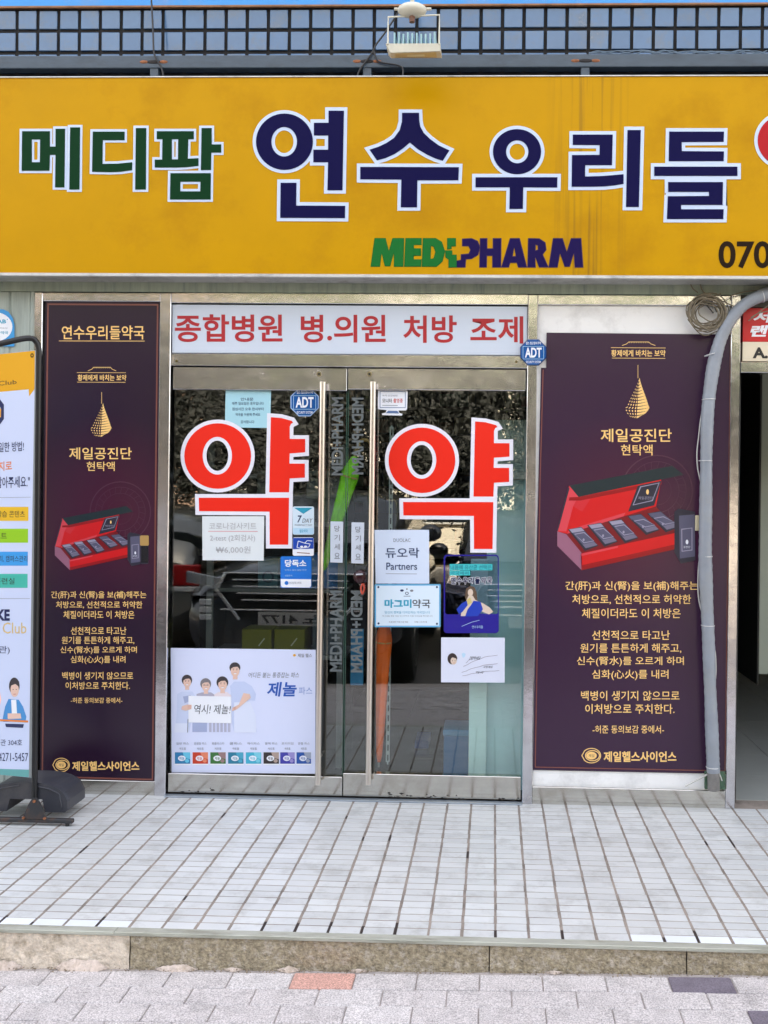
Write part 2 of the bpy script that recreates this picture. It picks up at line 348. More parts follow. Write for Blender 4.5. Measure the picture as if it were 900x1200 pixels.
km = [M('kerb_concrete_mossy', (176, 163, 138), .95, var=.6, scale=70, bump=.009, bscale=140, dirt=(206, 196, 182), dirt_scale=42, dirt_amt=.95),
      M('kerb_concrete_pale', (236, 222, 204), .95, var=.3, scale=50, bump=.007, bscale=120, dirt=(146, 128, 100), dirt_scale=13, dirt_amt=.9)]
def kx(px): return Plane((0, YE, 0), (0, -1, 0)).at(px, 1118).x
cuts = [-9, -6.5, -4.3, kx(152), kx(573.5), kx(805), 4.4, 7]
for i in range(len(cuts)-1):
    a, c = cuts[i]+.002, cuts[i+1]-.002; n = max(2, int((c-a)/.02)); nz = 7; vs = []
    for j in range(nz+1):
        for k in range(n+1):
            x = a+(c-a)*k/n; zb = zsw(x)-.02; z = zb+(-.0095-zb)*j/nz; e = .004*math.sin(x*31+j*1.3+i)+random.uniform(-.002, .002) if 0 < j < nz else 0
            if j < 2: e += random.uniform(0, .006)
            vs.append((x, YE+.002-e*.6, z))
    fs = [(j*(n+1)+k, j*(n+1)+k+1, (j+1)*(n+1)+k+1, (j+1)*(n+1)+k) for j in range(nz) for k in range(n)]
    q = MB(); q.add(vs, fs, km[1] if i == 2 else km[0], True); q.box(a, c, YE+.006, -1.3401, -.3, -.0105, km[0])
    q.build('kerb_stone', terr, **({'label': 'pale plastered kerb stone with broken lower edge'} if i == 2 else {}))
mort = M('pale_mortar', (214, 198, 186), .95, var=.25, scale=50, bump=.005, bscale=120, dirt=(150, 130, 100), dirt_scale=16, dirt_amt=.8)
def mortar(xa_, xb_, h, parent):
    n = int((xb_-xa_)/.006); vs = []; hh = 0
    for i in range(n+1):
        x = xa_+(xb_-xa_)*i/n; e = min(1, min(i, n-i)/6); hh = .7*hh+.3*random.uniform(.25, 1.2)*h; z = zsw(x); d = .010+.5*hh+random.uniform(0, .005)
        vs += [(x, YE-d*e-.002, z-.004), (x, YE-d*.6*e-.002, z+hh*.45*e+random.uniform(0, .002)), (x, YE-.0035, z+hh*e+random.uniform(0, .002))]
    q = MB(); q.add(vs, [(3*i+j, 3*i+3+j, 3*i+4+j, 3*i+1+j) for i in range(n) for j in (0, 1)], mort); return q.build('mortar_fillet', parent, kind='stuff')
for a_, c_, h_ in ((-2.6, kx(28), .026), (kx(64), kx(128), .03), (kx(182), kx(232), .014), (kx(262), kx(285), .012), (kx(325), kx(352), .016), (kx(410), kx(430), .010), (kx(640), kx(660), .008)): mortar(a_, c_, h_, terr)
# ================================================================== BUILDING
bld = thing('shop_building', 'pharmacy shop building with glazed tile band tinted like reflected sky above the yellow sign', 'building', (0, .15, 0))
wallm = M('rendered_wall', (170, 165, 158), .9, var=.12, scale=3, bump=.002, bscale=60)
GX0, _ = XZ(46, 640, 0); GX1 = XZ(864, 640, 0)[0]
ztile0 = XZ(450, 92, 0)[1]-.12; ztop = XZ(450, 9, 0)[1]
b = MB(); b.box(-9, 7, .012, .3, ztile0, ztop+.011, M('tile_joint', (26, 26, 28), .9, var=.2, scale=30)); b.box(-9, 7, .010, .3, ztop+.0112, 9.3, wallm); b.box(-9, 7, .3, 6, 9.3, 9.5, wallm); b.box(-9, -8.8, .3, 6, -.3, 9.3, wallm); b.box(6.8, 7, .3, 6, -.3, 9.3, wallm); b.box(-8.8, 6.8, 5.8, 6, -.3, 9.3, wallm)
bw = b.build('wall', bld)
gm_ = M('glazed_tile_sky_tint', (68, 104, 140), .12, var=.12, scale=5, rand=.12, coat=.6, bump=.0008, bscale=14, dirt=(96, 98, 92), dirt_scale=6, dirt_amt=.5)  # blue of the reflected sky is put into the tile base colour
xt0 = XZ(19.3, 45, 0)[0]; xt1 = XZ(893.5, 45, 0)[0]; GP = (xt1-xt0)/35
zr = [XZ(450, y, 0)[1] for y in (8.5, 34.3, 63.5, 91)]; GZ = zr[0]-zr[1]
band = MB().box(-9, 7, .010, .0119, ztile0, ztop, M('tile_adhesive', (24, 24, 26), .9)).build('tile_band', bld)
q = MB().box(-GP/2+.0075, GP/2-.0075, -.0, .01, -GZ/2+.008, GZ/2-.008, gm_, .002); gmesh = bpy.data.meshes.new('tile'); gmesh.from_pydata(q.v, [], q.f); gmesh.materials.append(gm_)
for r in range(3):
    for i in range(-8, 44):
        if r == 2 and (i < -2 or i > 38): pass
        o = child(gmesh, 'tile', band, (xt0-GP/2+i*GP+GP, .001+random.uniform(0, .0012), zr[0]-GZ/2-r*GZ)); o.rotation_euler = (random.uniform(-.02, .02), 0, random.uniform(-.014, .014))
MB().box(-9, 7, -.014, .0, ztop+.001, ztop+.009, M('rusty_flashing', (150, 105, 70), .7, var=.35, scale=20)).build('flashing', bld)
# lintel between sign and shopfront
lint = M('greenish_painted_steel', (168, 182, 166), .45, var=.22, scale=9, stretch=(3, 1, .25), dirt=(104, 122, 124), dirt_scale=7, dirt_amt=.7)
zl0 = XZ(450, 343.5, 0)[1]; MB().box(-9, 7, -.004, .012, zl0, ztile0, lint).build('lintel', bld)
# left cladding
clad = M('pale_green_cladding', (160, 172, 166), .5, var=.16, scale=14, stretch=(6, 1, .3), dirt=(120, 128, 118), dirt_scale=5)
b = MB(); xl = XZ(37.5, 640, 0)[0]
for i in range(30):
    a = xl-.02-i*.1; b.box(a-.094, a, .001, .05, -.02, zl0, clad, .004)
    b.box(a-.1, a-.094, .006, .05, -.02, zl0, clad)
b.box(xl-.02, xl-.001, -.004, .05, -.02, zl0, clad, .003)
b.build('cladding_panel', bld)
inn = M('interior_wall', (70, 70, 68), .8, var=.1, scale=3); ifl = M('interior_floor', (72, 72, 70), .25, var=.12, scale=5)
xm3 = GX1
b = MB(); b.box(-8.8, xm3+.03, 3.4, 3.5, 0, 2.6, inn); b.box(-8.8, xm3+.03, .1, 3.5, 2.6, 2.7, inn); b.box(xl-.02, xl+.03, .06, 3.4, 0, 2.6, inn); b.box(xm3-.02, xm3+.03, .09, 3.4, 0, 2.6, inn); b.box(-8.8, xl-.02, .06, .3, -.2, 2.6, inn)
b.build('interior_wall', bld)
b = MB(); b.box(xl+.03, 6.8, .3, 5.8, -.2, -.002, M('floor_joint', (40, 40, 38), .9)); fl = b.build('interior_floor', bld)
b = MB()
TWI = (xm3-.021-(xl+.03))/8
for i in range(8):
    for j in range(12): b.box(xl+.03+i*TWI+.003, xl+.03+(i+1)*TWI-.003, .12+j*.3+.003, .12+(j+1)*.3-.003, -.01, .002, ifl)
b.build('floor_tile', fl, kind='stuff')
# blue signboard above, only its foot is in view
b = MB(); bb = M('sky_blue_film', (24, 140, 214), .3, var=.04, scale=4, dirt=(150, 140, 140), dirt_scale=3, dirt_amt=.35)
sb = MB().box(-8, 6.5, -.012, .0, ztop+.0095, ztop+.62, bb).build('signboard', loc=(0, -.06, ztop+.012), label='bright blue signboard along the top edge above the tile band', cat='sign')
# ---------------------------------------------------------------- steel beam + brackets
beamm = M('blue_grey_painted_steel', (62, 78, 92), .4, var=.18, scale=12, stretch=(1, 1, 3), dirt=(60, 66, 72), dirt_scale=8)
rust = M('rust_weld', (150, 96, 66), .9, var=.4, scale=60, bump=.002, bscale=150)
YB = -.085
bt = XZ(450, 64, YB)[1]; bb_ = XZ(450, 79, YB)[1]
beam = MB().box(-6, 5, YB, YB+.05, bb_, bt, beamm, .003).build('steel_beam', loc=(0, YB, bb_), label='long blue grey steel tube running above the yellow sign', cat='beam')
zst = XZ(450, 89.5, -.14)[1]
for px in (180, 430, 686, -70, 945):
    x = XZ(px, 84, YB)[0]
    br = MB().box(x-.019, x+.019, YB+.005, YB+.04, zst-.01, bb_+.001, beamm, .002).build('bracket', beam)
    w = MB(); zc = (bb_+bt)/2-.001
    for s in (-1, 1):
        w.ball((x+s*.045, YB+.001, zc), .022, .004, .008, rust, 10, 6)
    w.ball((x, YB, zc), .035, .003, .009, M('burnt_weld', (38, 36, 38), .8), 10, 6)
    w.build('weld', br)
# ================================================================== MAIN SIGN
YS = -.14
ysl = M('yellow_sign_film', (194, 143, 0), .42, spec=.15, var=.05, scale=5, dirt=(150, 96, 4), dirt_scale=2.2, dirt_amt=.35)
def streaks(m, xc, w):   # faint vertical dirt runs under the bracket
    n = m.node_tree.nodes; L = m.node_tree.links; bs = n['Principled BSDF']; src = bs.inputs['Base Color'].links[0].from_socket
    g = n.new('ShaderNodeNewGeometry'); mp = n.new('ShaderNodeMapping'); mp.inputs['Scale'].default_value = (60, 1, 1.2); L.new(g.outputs['Position'], mp.inputs[0])
    t = n.new('ShaderNodeTexNoise'); t.inputs['Scale'].default_value = 1; t.inputs['Detail'].default_value = 4; L.new(mp.outputs[0], t.inputs['Vector'])
    mr = n.new('ShaderNodeMapRange'); mr.inputs[1].default_value = .5; mr.inputs[2].default_value = .62; L.new(t.outputs[0], mr.inputs[0])
    sx = n.new('ShaderNodeSeparateXYZ'); L.new(g.outputs['Position'], sx.inputs[0]); sb_ = n.new('ShaderNodeMath'); sb_.operation = 'SUBTRACT'; L.new(sx.outputs[0], sb_.inputs[0]); sb_.inputs[1].default_value = xc
    ab = n.new('ShaderNodeMath'); ab.operation = 'ABSOLUTE'; L.new(sb_.outputs[0], ab.inputs[0]); m2 = n.new('ShaderNodeMapRange'); m2.inputs[1].default_value = 0; m2.inputs[2].default_value = w; m2.inputs[3].default_value = .55; m2.inputs[4].default_value = 0; L.new(ab.outputs[0], m2.inputs[0])
    mu = n.new('ShaderNodeMath'); mu.operation = 'MULTIPLY'; L.new(mr.outputs[0], mu.inputs[0]); L.new(m2.outputs[0], mu.inputs[1])
    mx = n.new('ShaderNodeMix'); mx.data_type = 'RGBA'; L.new(mu.outputs[0], mx.inputs[0]); L.new(src, mx.inputs[6]); mx.inputs[7].default_value = (*lin((120, 84, 30)), 1); L.new(mx.outputs[2], bs.inputs['Base Color'])
streaks(ysl, XZ(690, 200, YS)[0], .2)
sx0 = XZ(-60, 200, YS)[0]; sx1 = XZ(1010, 200, YS)[0]; sz1 = zst; sz0 = XZ(450, 321.5, YS)[1]
sg = thing('shop_sign', 'long yellow pharmacy sign with green and navy white-edged letters', 'sign', (0, YS+.06, sz0-.02))
MB().box(sx0, sx1, YS, YS+.115, sz0, sz1-.004, ysl).build('sign_panel', sg)
alu = M('aluminium_trim', (196, 198, 198), .4, .6, var=.08, scale=20, dirt=(130, 130, 128), dirt_scale=9)
MB().box(sx0-.01, sx1+.01, YS-.006, YS+.118, sz0-.016, sz0-.0005, alu, .003).build('bottom_trim', sg)
MB().box(sx0-.01, sx1+.01, YS-.005, YS+.118, sz1-.0035, sz1+.002, alu, .001).build('top_trim', sg)
def tr(x0, y0, s, pts): return [(x0+x/s, y0+y/s) for x, y in pts]
def letter(name, shapes, fill, ow, plane_y=YS, parent=sg, t=.004, edge=sil, back=()):
    """shapes: (outer, [holes]); raised letter with a white border sheet under it"""
    o_, f_ = FAC(plane_y), FAC(plane_y); b = MB()
    for k, (outer, holes) in enumerate(shapes):
        lo = [offs(outer, ow)]+[offs(h, -ow) for h in holes]
        b.prism([[o_.at(x, y, t*.5+k*.0002) for x, y in l] for l in lo], Vector((0, t*.5+k*.0002, 0)), edge)
        b.prism([[f_.at(x, y, t+k*.0002) for x, y in l] for l in [outer]+holes], Vector((0, t*.5-.0002, 0)), fill)
    for l in back: b.prism([[o_.at(x, y, t*.45) for x, y in l]], Vector((0, t*.45, 0)), edge)
    return b.build(name, parent)
A = lambda p: tr(15, 130, 6, p)
B_ = lambda p: tr(140, 130, 6, p)
letter('character', [(A([(65, 142), (260, 142), (260, 250), (300, 250), (300, 125), (367, 125), (362, 537), (297, 537), (300, 308), (260, 308), (257, 420), (62, 420)]), [A([(133, 200), (192, 200), (190, 360), (133, 360)])]),
                     (A([(403, 115), (472, 115), (468, 552), (397, 552)]), [])], green, 2.8)
letter('character', [(A([(562, 145), (785, 145), (785, 205), (632, 205), (630, 372), (740, 370), (840, 360), (838, 416), (760, 427), (680, 430), (557, 427)]), []),
                     (B_([(115, 120), (188, 120), (185, 552), (110, 552)]), [])], green, 2.8)
letter('character', [(B_([(262, 142), (522, 142), (522, 198), (483, 198), (480, 335), (555, 332), (555, 385), (480, 394), (400, 398), (248, 397), (248, 342), (300, 342), (302, 198), (262, 198)]), [B_([(368, 198), (413, 198), (411, 340), (368, 340)])]),
                     (B_([(358, 437), (642, 437), (640, 622), (355, 622)]), [B_([(428, 497), (570, 497), (568, 565), (427, 565)])]),
                     (B_([(577, 120), (648, 120), (648, 235), (715, 235), (715, 292), (645, 292), (643, 415), (572, 415)]), [])], green, 2.8)
C_ = lambda p: tr(285, 115, 6, p)
letter('character', [(C_([(600, 88), (708, 88), (698, 647), (592, 647), (597, 450), (493, 450), (493, 362), (597, 362), (597, 262), (497, 262), (497, 173), (600, 173)]), []),
                     (C_(ringpts(290, 306, 200, 198)), [C_(ringpts(288, 306, 90, 104))]), (C_([(263, 595), (374, 595), (372, 755), (717, 757), (715, 843), (260, 841)]), [])], navy, 4)
D_ = lambda p: tr(410, 115, 6, p)
letter('character', [(D_([(367, 103), (486, 103), (488, 160), (495, 200), (520, 245), (565, 288), (625, 332), (700, 367), (653, 440), (600, 423), (545, 398), (480, 360), (422, 312), (370, 355), (315, 392), (250, 421), (190, 437), (138, 362), (200, 342), (255, 316), (310, 280), (350, 225), (366, 165)]), []),
                     (D_([(73, 483), (767, 485), (763, 577), (475, 577), (472, 767), (358, 767), (362, 572), (73, 570)]), [])], navy, 4)
E_ = lambda p: tr(545, 135, 7.5, p)
letter('character', [(E_(ringpts(457, 320, 212, 198)), [E_(ringpts(459, 321, 98, 101))]), (E_([(92, 545), (812, 545), (810, 635), (512, 633), (508, 823), (390, 823), (393, 633), (92, 633)]), [])], navy, 4)
F_ = lambda p: tr(655, 135, 7.5, p)
letter('character', [(F_([(122, 170), (473, 170), (467, 438), (232, 438), (230, 538), (360, 535), (470, 527), (568, 518), (568, 603), (490, 616), (400, 625), (300, 628), (112, 628), (115, 350), (357, 348), (358, 262), (122, 260)]), []),
                     (F_([(603, 130), (720, 130), (703, 806), (590, 806)]), [])], navy, 4)
G_ = lambda p: tr(755, 130, 6.207, p)
letter('character', [(G_([(182, 150), (580, 150), (578, 224), (272, 226), (274, 292), (580, 294), (578, 364), (178, 365)]), []),
                     (G_([(174, 517), (573, 517), (570, 683), (268, 683), (268, 715), (578, 715), (575, 786), (165, 786), (172, 620), (472, 618), (470, 588), (174, 588)]), []),
                     (G_([(73, 405), (678, 405), (678, 472), (73, 472)]), [])], navy, 4, back=[G_([(160, 495), (596, 495), (594, 805), (150, 805)])])
redf = M('crimson_film', (176, 10, 26), .4, spec=.2)
letter('character', [(ringpts(919, 164.5, 31, 30), [ringpts(919, 164.5, 13, 15)]), ([(968, 130), (985, 130), (985, 143), (1000, 143), (1000, 155), (985, 155), (985, 170), (1000, 170), (1000, 182), (985, 182), (984, 205), (968, 205)], []),
                     ([(905, 212), (985, 212), (984, 258), (967, 258), (967, 228), (905, 228)], [])], redf, 4)
H_ = lambda p: tr(425, 270, 3.333, p)
greenb = M('logo_green_film', (0, 104, 44), .45, spec=.1); navyb = M('logo_indigo_film', (24, 10, 72), .45, spec=.1)
gl = [([(48, 32), (88, 32), (102, 82), (118, 32), (160, 32), (157, 140), (124, 140), (122, 88), (106, 138), (88, 138), (74, 88), (66, 140), (33, 140)], []),
      ([(169, 32), (228, 32), (228, 55), (198, 55), (198, 72), (226, 72), (226, 97), (198, 97), (197, 115), (228, 115), (226, 140), (164, 140)], []),
      ([(237, 32), (285, 32), (308, 46), (320, 82), (310, 120), (288, 140), (233, 140)], [[(265, 58), (278, 62), (286, 84), (279, 110), (263, 115)]]),
      ([(332, 32), (362, 32), (362, 60), (345, 60), (345, 70), (332, 72)], []), ([(325, 80), (348, 80), (348, 97), (365, 97), (365, 143), (337, 143), (337, 112), (325, 104)], [])]
nl = [([(390, 34), (425, 32), (448, 42), (458, 66), (450, 95), (425, 110), (402, 112), (400, 143), (367, 143), (367, 120), (385, 116), (385, 95), (415, 92), (422, 76), (414, 60), (390, 60)], []),
      ([(460, 32), (485, 32), (485, 72), (510, 72), (510, 32), (540, 32), (539, 143), (508, 143), (508, 98), (484, 98), (483, 143), (457, 143)], []),
      ([(577, 32), (612, 32), (640, 143), (608, 143), (603, 125), (575, 125), (570, 143), (543, 143)], [[(592, 65), (600, 102), (584, 102)]]),
      ([(648, 32), (690, 33), (712, 48), (716, 75), (702, 94), (724, 143), (690, 143), (674, 104), (674, 143), (645, 143)], [[(674, 54), (685, 58), (686, 76), (674, 80)]]),
      ([(745, 32), (780, 32), (797, 85), (815, 32), (852, 32), (860, 143), (830, 143), (825, 88), (808, 140), (790, 140), (771, 88), (760, 143), (728, 143)], [])]
letter('logo_lettering', [(H_(o), [H_(h) for h in hs]) for o, hs in gl], greenb, .7, edge=greenb, t=.002)
letter('logo_lettering', [(H_(o), [H_(h) for h in hs]) for o, hs in nl], navyb, .7, edge=M('logo_maroon_film', (66, 22, 60), .4), t=.002)
Print(FAC(YS)).text('070', 842, 282.5, 903.5, 314.5, M('dark_brown_film', (34, 20, 8), .45, spec=.1), bold=.022, lv=3, res=5).build('phone_lettering', sg)
# ================================================================== SHOPFRONT FRAME
sf = thing('shopfront_frame', 'scratched stainless steel shopfront frame around the glass doors and posters', 'door frame', (XZ(450, 900, 0)[0], .04, 0))
zt = XZ(450, 344.5, 0)[1]
def mull(px0, px1, z0, z1, y=0., d=.08, my=640):
    b = MB(); x0 = XZ(px0, my, y)[0]; x1 = XZ(px1, my, y)[0]; b.box(x0, x1, y, y+d, z0, z1, steel, .0025); b.build('mullion', sf); return x0, x1
mA = mull(36.8, 46.3, 0, zt); mB = mull(184, 197, 0, zt); mC = mull(615.5, 627, 0, zt); mD = mull(854, 865, 0, zt+.02)
def rail(xa_, xb_, py0, py1, pxm, y=.003, d=.07, m=steel, name='rail'):
    z1 = XZ(pxm, py0, y)[1]; z0 = XZ(pxm, py1, y)[1]; MB().box(xa_, xb_, y, y+d, z0, z1, m, .002).build(name, sf); return z0, z1
rail(mA[1]+.0005, mB[0]-.0005, 343, 353, 118); rail(mB[1]+.0005, mC[0]-.0005, 344, 356, 408); rail(mC[1]+.0005, mD[0]-.0005, 346, 357.5, 740)
rT = rail(mB[1]+.0005, mC[0]-.0005, 415.5, 430, 408)
rail(mA[1]+.0005, mB[0]-.0005, 914.5, 932, 118, m=steel_low, name='kick_plate'); rail(mC[1]+.0005, mD[0]-.0005, 924.5, 951, 740, m=steel_low, name='kick_plate')
bkm = M('white_backing_board', (240, 241, 241), .45, var=.03, scale=5, dirt=(186, 186, 186), dirt_scale=5, dirt_amt=.5)
z_a = XZ(118, 932, .02)[1]; 
MB().box(mA[1]+.001, mB[0]-.001, .022, .05, z_a+.02, zt-.03, M('dark_backing_board', (40, 32, 40), .5)).build('backing_board', sf)
MB().box(mC[1]+.001, mD[0]-.001, .016, .05, XZ(740, 945, .02)[1], zt-.03, bkm).build('backing_board', sf)
scr = MB(); 
for px, py in ((605, 424), (207, 423)): 
    v = FAC(.002).at(px, py); scr.cyl((v.x, .004, v.z), (v.x, -.001, v.z), .006, M('dull_brass', (110, 100, 70), .5, 1), 10)
scr.build('screw', sf)
# transom sign
yt = .012
bx = MB(); x0 = mB[1]+.002; x1 = mC[0]-.002; zz1 = XZ(408, 358, yt)[1]; zz0 = XZ(408, 415, yt)[1]
ts = MB().box(x0, x1, yt, yt+.03, zz0, zz1, white_board, .001).build('transom_sign', loc=((x0+x1)/2, yt, zz0), label='white board with red lettering across the top of the glass doors', cat='sign')
for w_, xa_, xb_, ya_, yb_ in (('종합병원', 205, 331, 368.3, 400.8), ('병.의원', 352.5, 452, 368.9, 401.4), ('처방', 472.5, 535.2, 369.6, 401.8), ('조제', 551.2, 613.2, 370.6, 402.6)):
    Print(FAC(yt)).text(w_, xa_, ya_, xb_, yb_, ink_red, bold=.02, lv=2, res=5).build('lettering', ts)
# ================================================================== GLASS DOORS
YD = .018; YG = .036; YST = YG-.0012
gapd = M('dark_gap', (16, 16, 16), .8)
def door(px0, px1, xa_, xb_, hpx, hx_label, label):
    zt_ = XZ(408, 431.5, YD)[1]; zb_ = .012
    d = thing('glass_door', label, 'door', ((xa_+xb_)/2, YD+.02, zb_))
    z1 = XZ((px0+px1)/2, 457, YD)[1]; z2 = XZ((px0+px1)/2, 908.5, YD)[1]
    MB().box(xa_, xb_, YD, YD+.045, z1, zt_, steel, .002).build('top_rail', d)
    MB().box(xa_, xb_, YD, YD+.045, zb_, z2, steel_low, .002).build('bottom_rail', d)
    MB().box(xa_+.003, xb_-.003, YG, YG+.01, z2-.01, z1+.01, glass).build('glass_pane', d)
    e = M('glass_edge_green', (70, 104, 92), .25)
    xe = xb_ if hpx < 400 else xa_; s = -1 if hpx < 400 else 1
    MB().box(xe+s*.0005, xe+s*.0028, YG-.0005, YG+.0105, z2, z1, e).build('glass_edge', d)
    yh = -.028; x_ = XZ(hpx, 683, yh)[0]; zt2 = XZ(hpx, 447.5, yh)[1]; zb2 = XZ(hpx, 919.5, yh)[1]
    h = MB().cyl((x_, yh, zb2), (x_, yh, zt2), .0135, chrome, 20).build('pull_handle', d)
    k = MB()
    for z in (zt2-.12, zb2+.12): k.cyl((x_, yh+.01, z), (x_, YG-.001, z), .008, chrome, 10)
    k.build('standoff', h)
    lk = MB()
    v = FAC(YD).at(hpx+(-1.5), 438.5); lk.cyl((v.x, YD+.003, v.z), (v.x, YD-.004, v.z), .011, M('lock_rim', (150, 140, 110), .35, 1), 16); lk.cyl((v.x, YD, v.z), (v.x, YD-.0045, v.z), .0055, gapd, 10)
    lk.build('lock_cylinder', d); return d
xmid = (XZ(403.6, 683, YD)[0]+XZ(404.8, 683, YD)[0])/2
dl = door(200, 403, mB[1]+.006, xmid-.0022, 375.5, 0, 'left glass door with large red character and family poster')
dr = door(405, 612, xmid+.0022, mC[0]-.006, 434.5, 0, 'right glass door with orange umbrella standing behind it')
MB().box(mB[1], mC[0], .03, .08, .0, .011, gapd).build('door_track', sf)
MB().box(mB[1]+.0005, mC[0]-.0005, -.022, .016, .0005, .006, M('threshold_strip', (160, 172, 184), .3, .6, var=.15, scale=20), .001).build('threshold', sf)
random.seed(9)
for dd, xs_, n_ in ((dr, (455, 545), 46), (dl, (205, 250), 10), (dr, (585, 610), 12)):
    pq = Print(FAC(YD)); sm = M('black_scuff', (46, 42, 40), .8)
    for _ in range(n_):
        x = random.uniform(*xs_); y = 931+.028*(x-300)*.9-random.random()**2*6; w = random.uniform(.6, 3.2); h = random.uniform(.4, 1.3); pq.poly([(x-w, y), (x-w*.3, y-h), (x+w*.6, y-h*.6), (x+w, y+h*.2), (x, y+h*.7)], sm, lv=1+random.random()*.9)
    pq.build('scuff_marks', dd, kind='stuff')
# --- 약 characters on both doors
rf = M('red_vinyl', (236, 40, 24), .42, spec=.3); wv = M('white_vinyl', (226, 226, 238), .4)
def yak(dx, dy, s, label):
    K = lambda p: [(x+dx, y+dy) for x, y in tr(205, 480, 5.294, p)]
    shapes = [(K(ringpts(265, 288, 207, 203)), [K(ringpts(263, 286, 91, 117))]),
              (K([(595, 47), (660, 52), (725, 70), (733, 82), (720, 88), (712, 105), (712, 182), (808, 182), (808, 265), (712, 272), (710, 335), (806, 335), (806, 422), (712, 427), (708, 513), (585, 513)]), []),
              (K([(148, 547), (708, 547), (703, 838), (588, 838), (587, 633), (150, 630)]), [])]
    cx_, cz_ = XZ(290+dx, 640, YST)
    t = thing('character_sticker', label, 'sticker', (cx_, YST, cz_))
    b1, b2 = MB(), MB()
    for k, (o, hs) in enumerate(shapes):
        lo = [offs(o, 4.4)]+[offs(h, -4.4) for h in hs]
        p = FAC(YST); b1.prism([[p.at(x, y, .0004+k*.0002) for x, y in l] for l in lo], Vector((0, .0004, 0)), wv)
        b1.prism([[p.at(x, y, -.0001-k*.0001) for x, y in l] for l in lo], Vector(), wv, side=False)
        b2.prism([[p.at(x, y, .0012+k*.0001) for x, y in l] for l in [o]+hs], Vector((0, .0003, 0)), rf)
    b1.build('white_border', t); b2.build('red_face', t)
yak(0, 0, 1, 'large red Korean character with white edge on the left glass door')
yak(239.4, 5.0, 1, 'large red Korean character with white edge on the right glass door')
# --- small stickers
inkg = M('grey_ink', (120, 126, 136), .5); inkd = M('dark_ink', (40, 44, 56), .5); inkn = M('navy_ink', (30, 54, 96), .5); cyan = M('cyan_ink', (0, 156, 190), .4); redi = M('red_ink', (200, 50, 50), .5)
skyp = M('light_cyan_paper', (158, 208, 222), .4); bluep = M('bright_blue_print', (0, 112, 204), .35); whi = M('white_print', (232, 236, 244), .4); lblue = M('pale_blue_print', (176, 214, 238), .4)
FS = FAC(YST)
s_ = sheet('notice_paper', [(264.5, 457), (317.7, 457.3), (316.5, 501.5), (263.5, 501)], YST, skyp, 'light cyan printed notice at the top of the left door', 'paper notice', r=1)
p = Print(FAC(YST)); 
for y, x0, x1, t in ((466, 282, 297, '안내문'), (471, 272, 309, '매주 일요일은 휴무입니다'), (477.5, 272, 309, '점심시간 오후 한시부터'), (484, 276, 305, '약국을 이용해 주세요'), (492.5, 282, 298, '감사합니다')): p.text(t, x0, y, x1, y+3.6, inkn, .004)
p.build('lettering', s_)
def octa(cx, cy, r, Y, label, depth, rim):
    pl = FAC(Y); th = thing('security_badge', label, 'badge', tuple(pl.at(cx, cy+r)))
    pts = [(cx+r*math.cos(PI/8+i*PI/4)*1.06, cy+r*math.sin(PI/8+i*PI/4)*1.06) for i in range(8)]; b = MB(); ins = [(cx+(x-cx)*.93, cy+(y-cy)*.93) for x, y in pts]
    o = [pl.at(x, y, 0) for x, y in pts]; i2 = [pl.at(x, y, depth) for x, y in ins]
    b.add(o+i2, [(k, (k+1) % 8, 8+(k+1) % 8, 8+k) for k in range(8)], rim); b.add(i2, [tuple(range(8))], M('badge_blue', (0, 84, 152), .35, spec=.2)); b.add(o, [tuple(range(8))[::-1]], rim); b.build('plate', th)
    q = Print(pl, base=depth); s = r/17.5
    q.frame(cx-r*.78, cy-r*.46, cx+r*.78, cy+r*.5, .5*s, lblue, 1)
    q.text('ADT', cx-r*.62, cy-r*.36, cx+r*.62, cy+r*.38, whi, .03, 2, res=4); q.text('캡스 첨단경비구역', cx-r*.55, cy-r*.8, cx+r*.55, cy-r*.58, whi, .02, 1); q.text('SECURITY SYSTEM', cx-r*.55, cy+r*.62, cx+r*.55, cy+r*.8, whi, .01, 1)
    q.build('lettering', th)
octa(357, 471.3, 17, YST, 'flat blue octagonal ADT badge stuck on the left glass door', .0008, M('badge_rim_light', (150, 180, 220), .4))
octa(625, 413, 15.8, -.002, 'raised blue octagonal ADT badge on the steel frame post', .012, M('badge_rim_dark', (10, 50, 110), .35))
# 7 day sticker
s_ = sheet('sticker', rrect(343, 593.5, 368, 626.5, 2), YST, M('sticker_white', (206, 226, 240), .35), 'white and cyan rounded sticker with teal triangle beside the door handle', 'sticker')
p = Print(FS); p.poly([(344.5, 595), (366.5, 595), (355.5, 602.2)], M('teal_print', (0, 150, 180), .4)); p.text('7', 348, 604, 352.5, 612.5, inkn, .02, shear=1.2); p.text('DAY', 354, 607.5, 365.5, 612.5, inkg, .01, shear=1); p.text('PHARMACY DAY', 345.5, 614.3, 366, 616.3, inkg, .0)
p.rect(343.6, 618.8, 367.4, 625.9, lblue); p.text('일요약국', 351, 620.3, 360.5, 624.3, cyan, .01); p.build('print', s_)
s_ = sheet('sticker', rrect(343, 629.8, 367.8, 651.3, 2), YST, whi, 'small blue and white card payment sticker under the cyan one', 'sticker')
p = Print(FS); p.poly([(343.3, 630.3), (367.5, 630.3), (367.5, 643), (343.3, 643.6)], M('royal_blue_print', (0, 66, 168), .35)); p.line([(348, 641.5), (349.5, 634), (357, 636.5), (360, 633.5), (366, 634)], .8, whi, 2); p.line([(357, 636.5), (363.5, 637.5), (362, 641), (352, 642.4), (348, 641.5)], .8, whi, 2.5); p.ell(353.5, 640.6, 1.8, 1.1, whi, 3); p.ell(358, 640.4, 1.8, 1.1, whi, 3); p.line([(348, 647.5), (363, 648.5)], .9, M('brown_ink', (150, 110, 100), .5), 2)
p.build('print', s_)
s_ = sheet('sticker', rrect(328.7, 652, 364.9, 689, 2), YST, bluep, 'bright blue sticker with white Korean heading and pale foot on the left door', 'sticker')
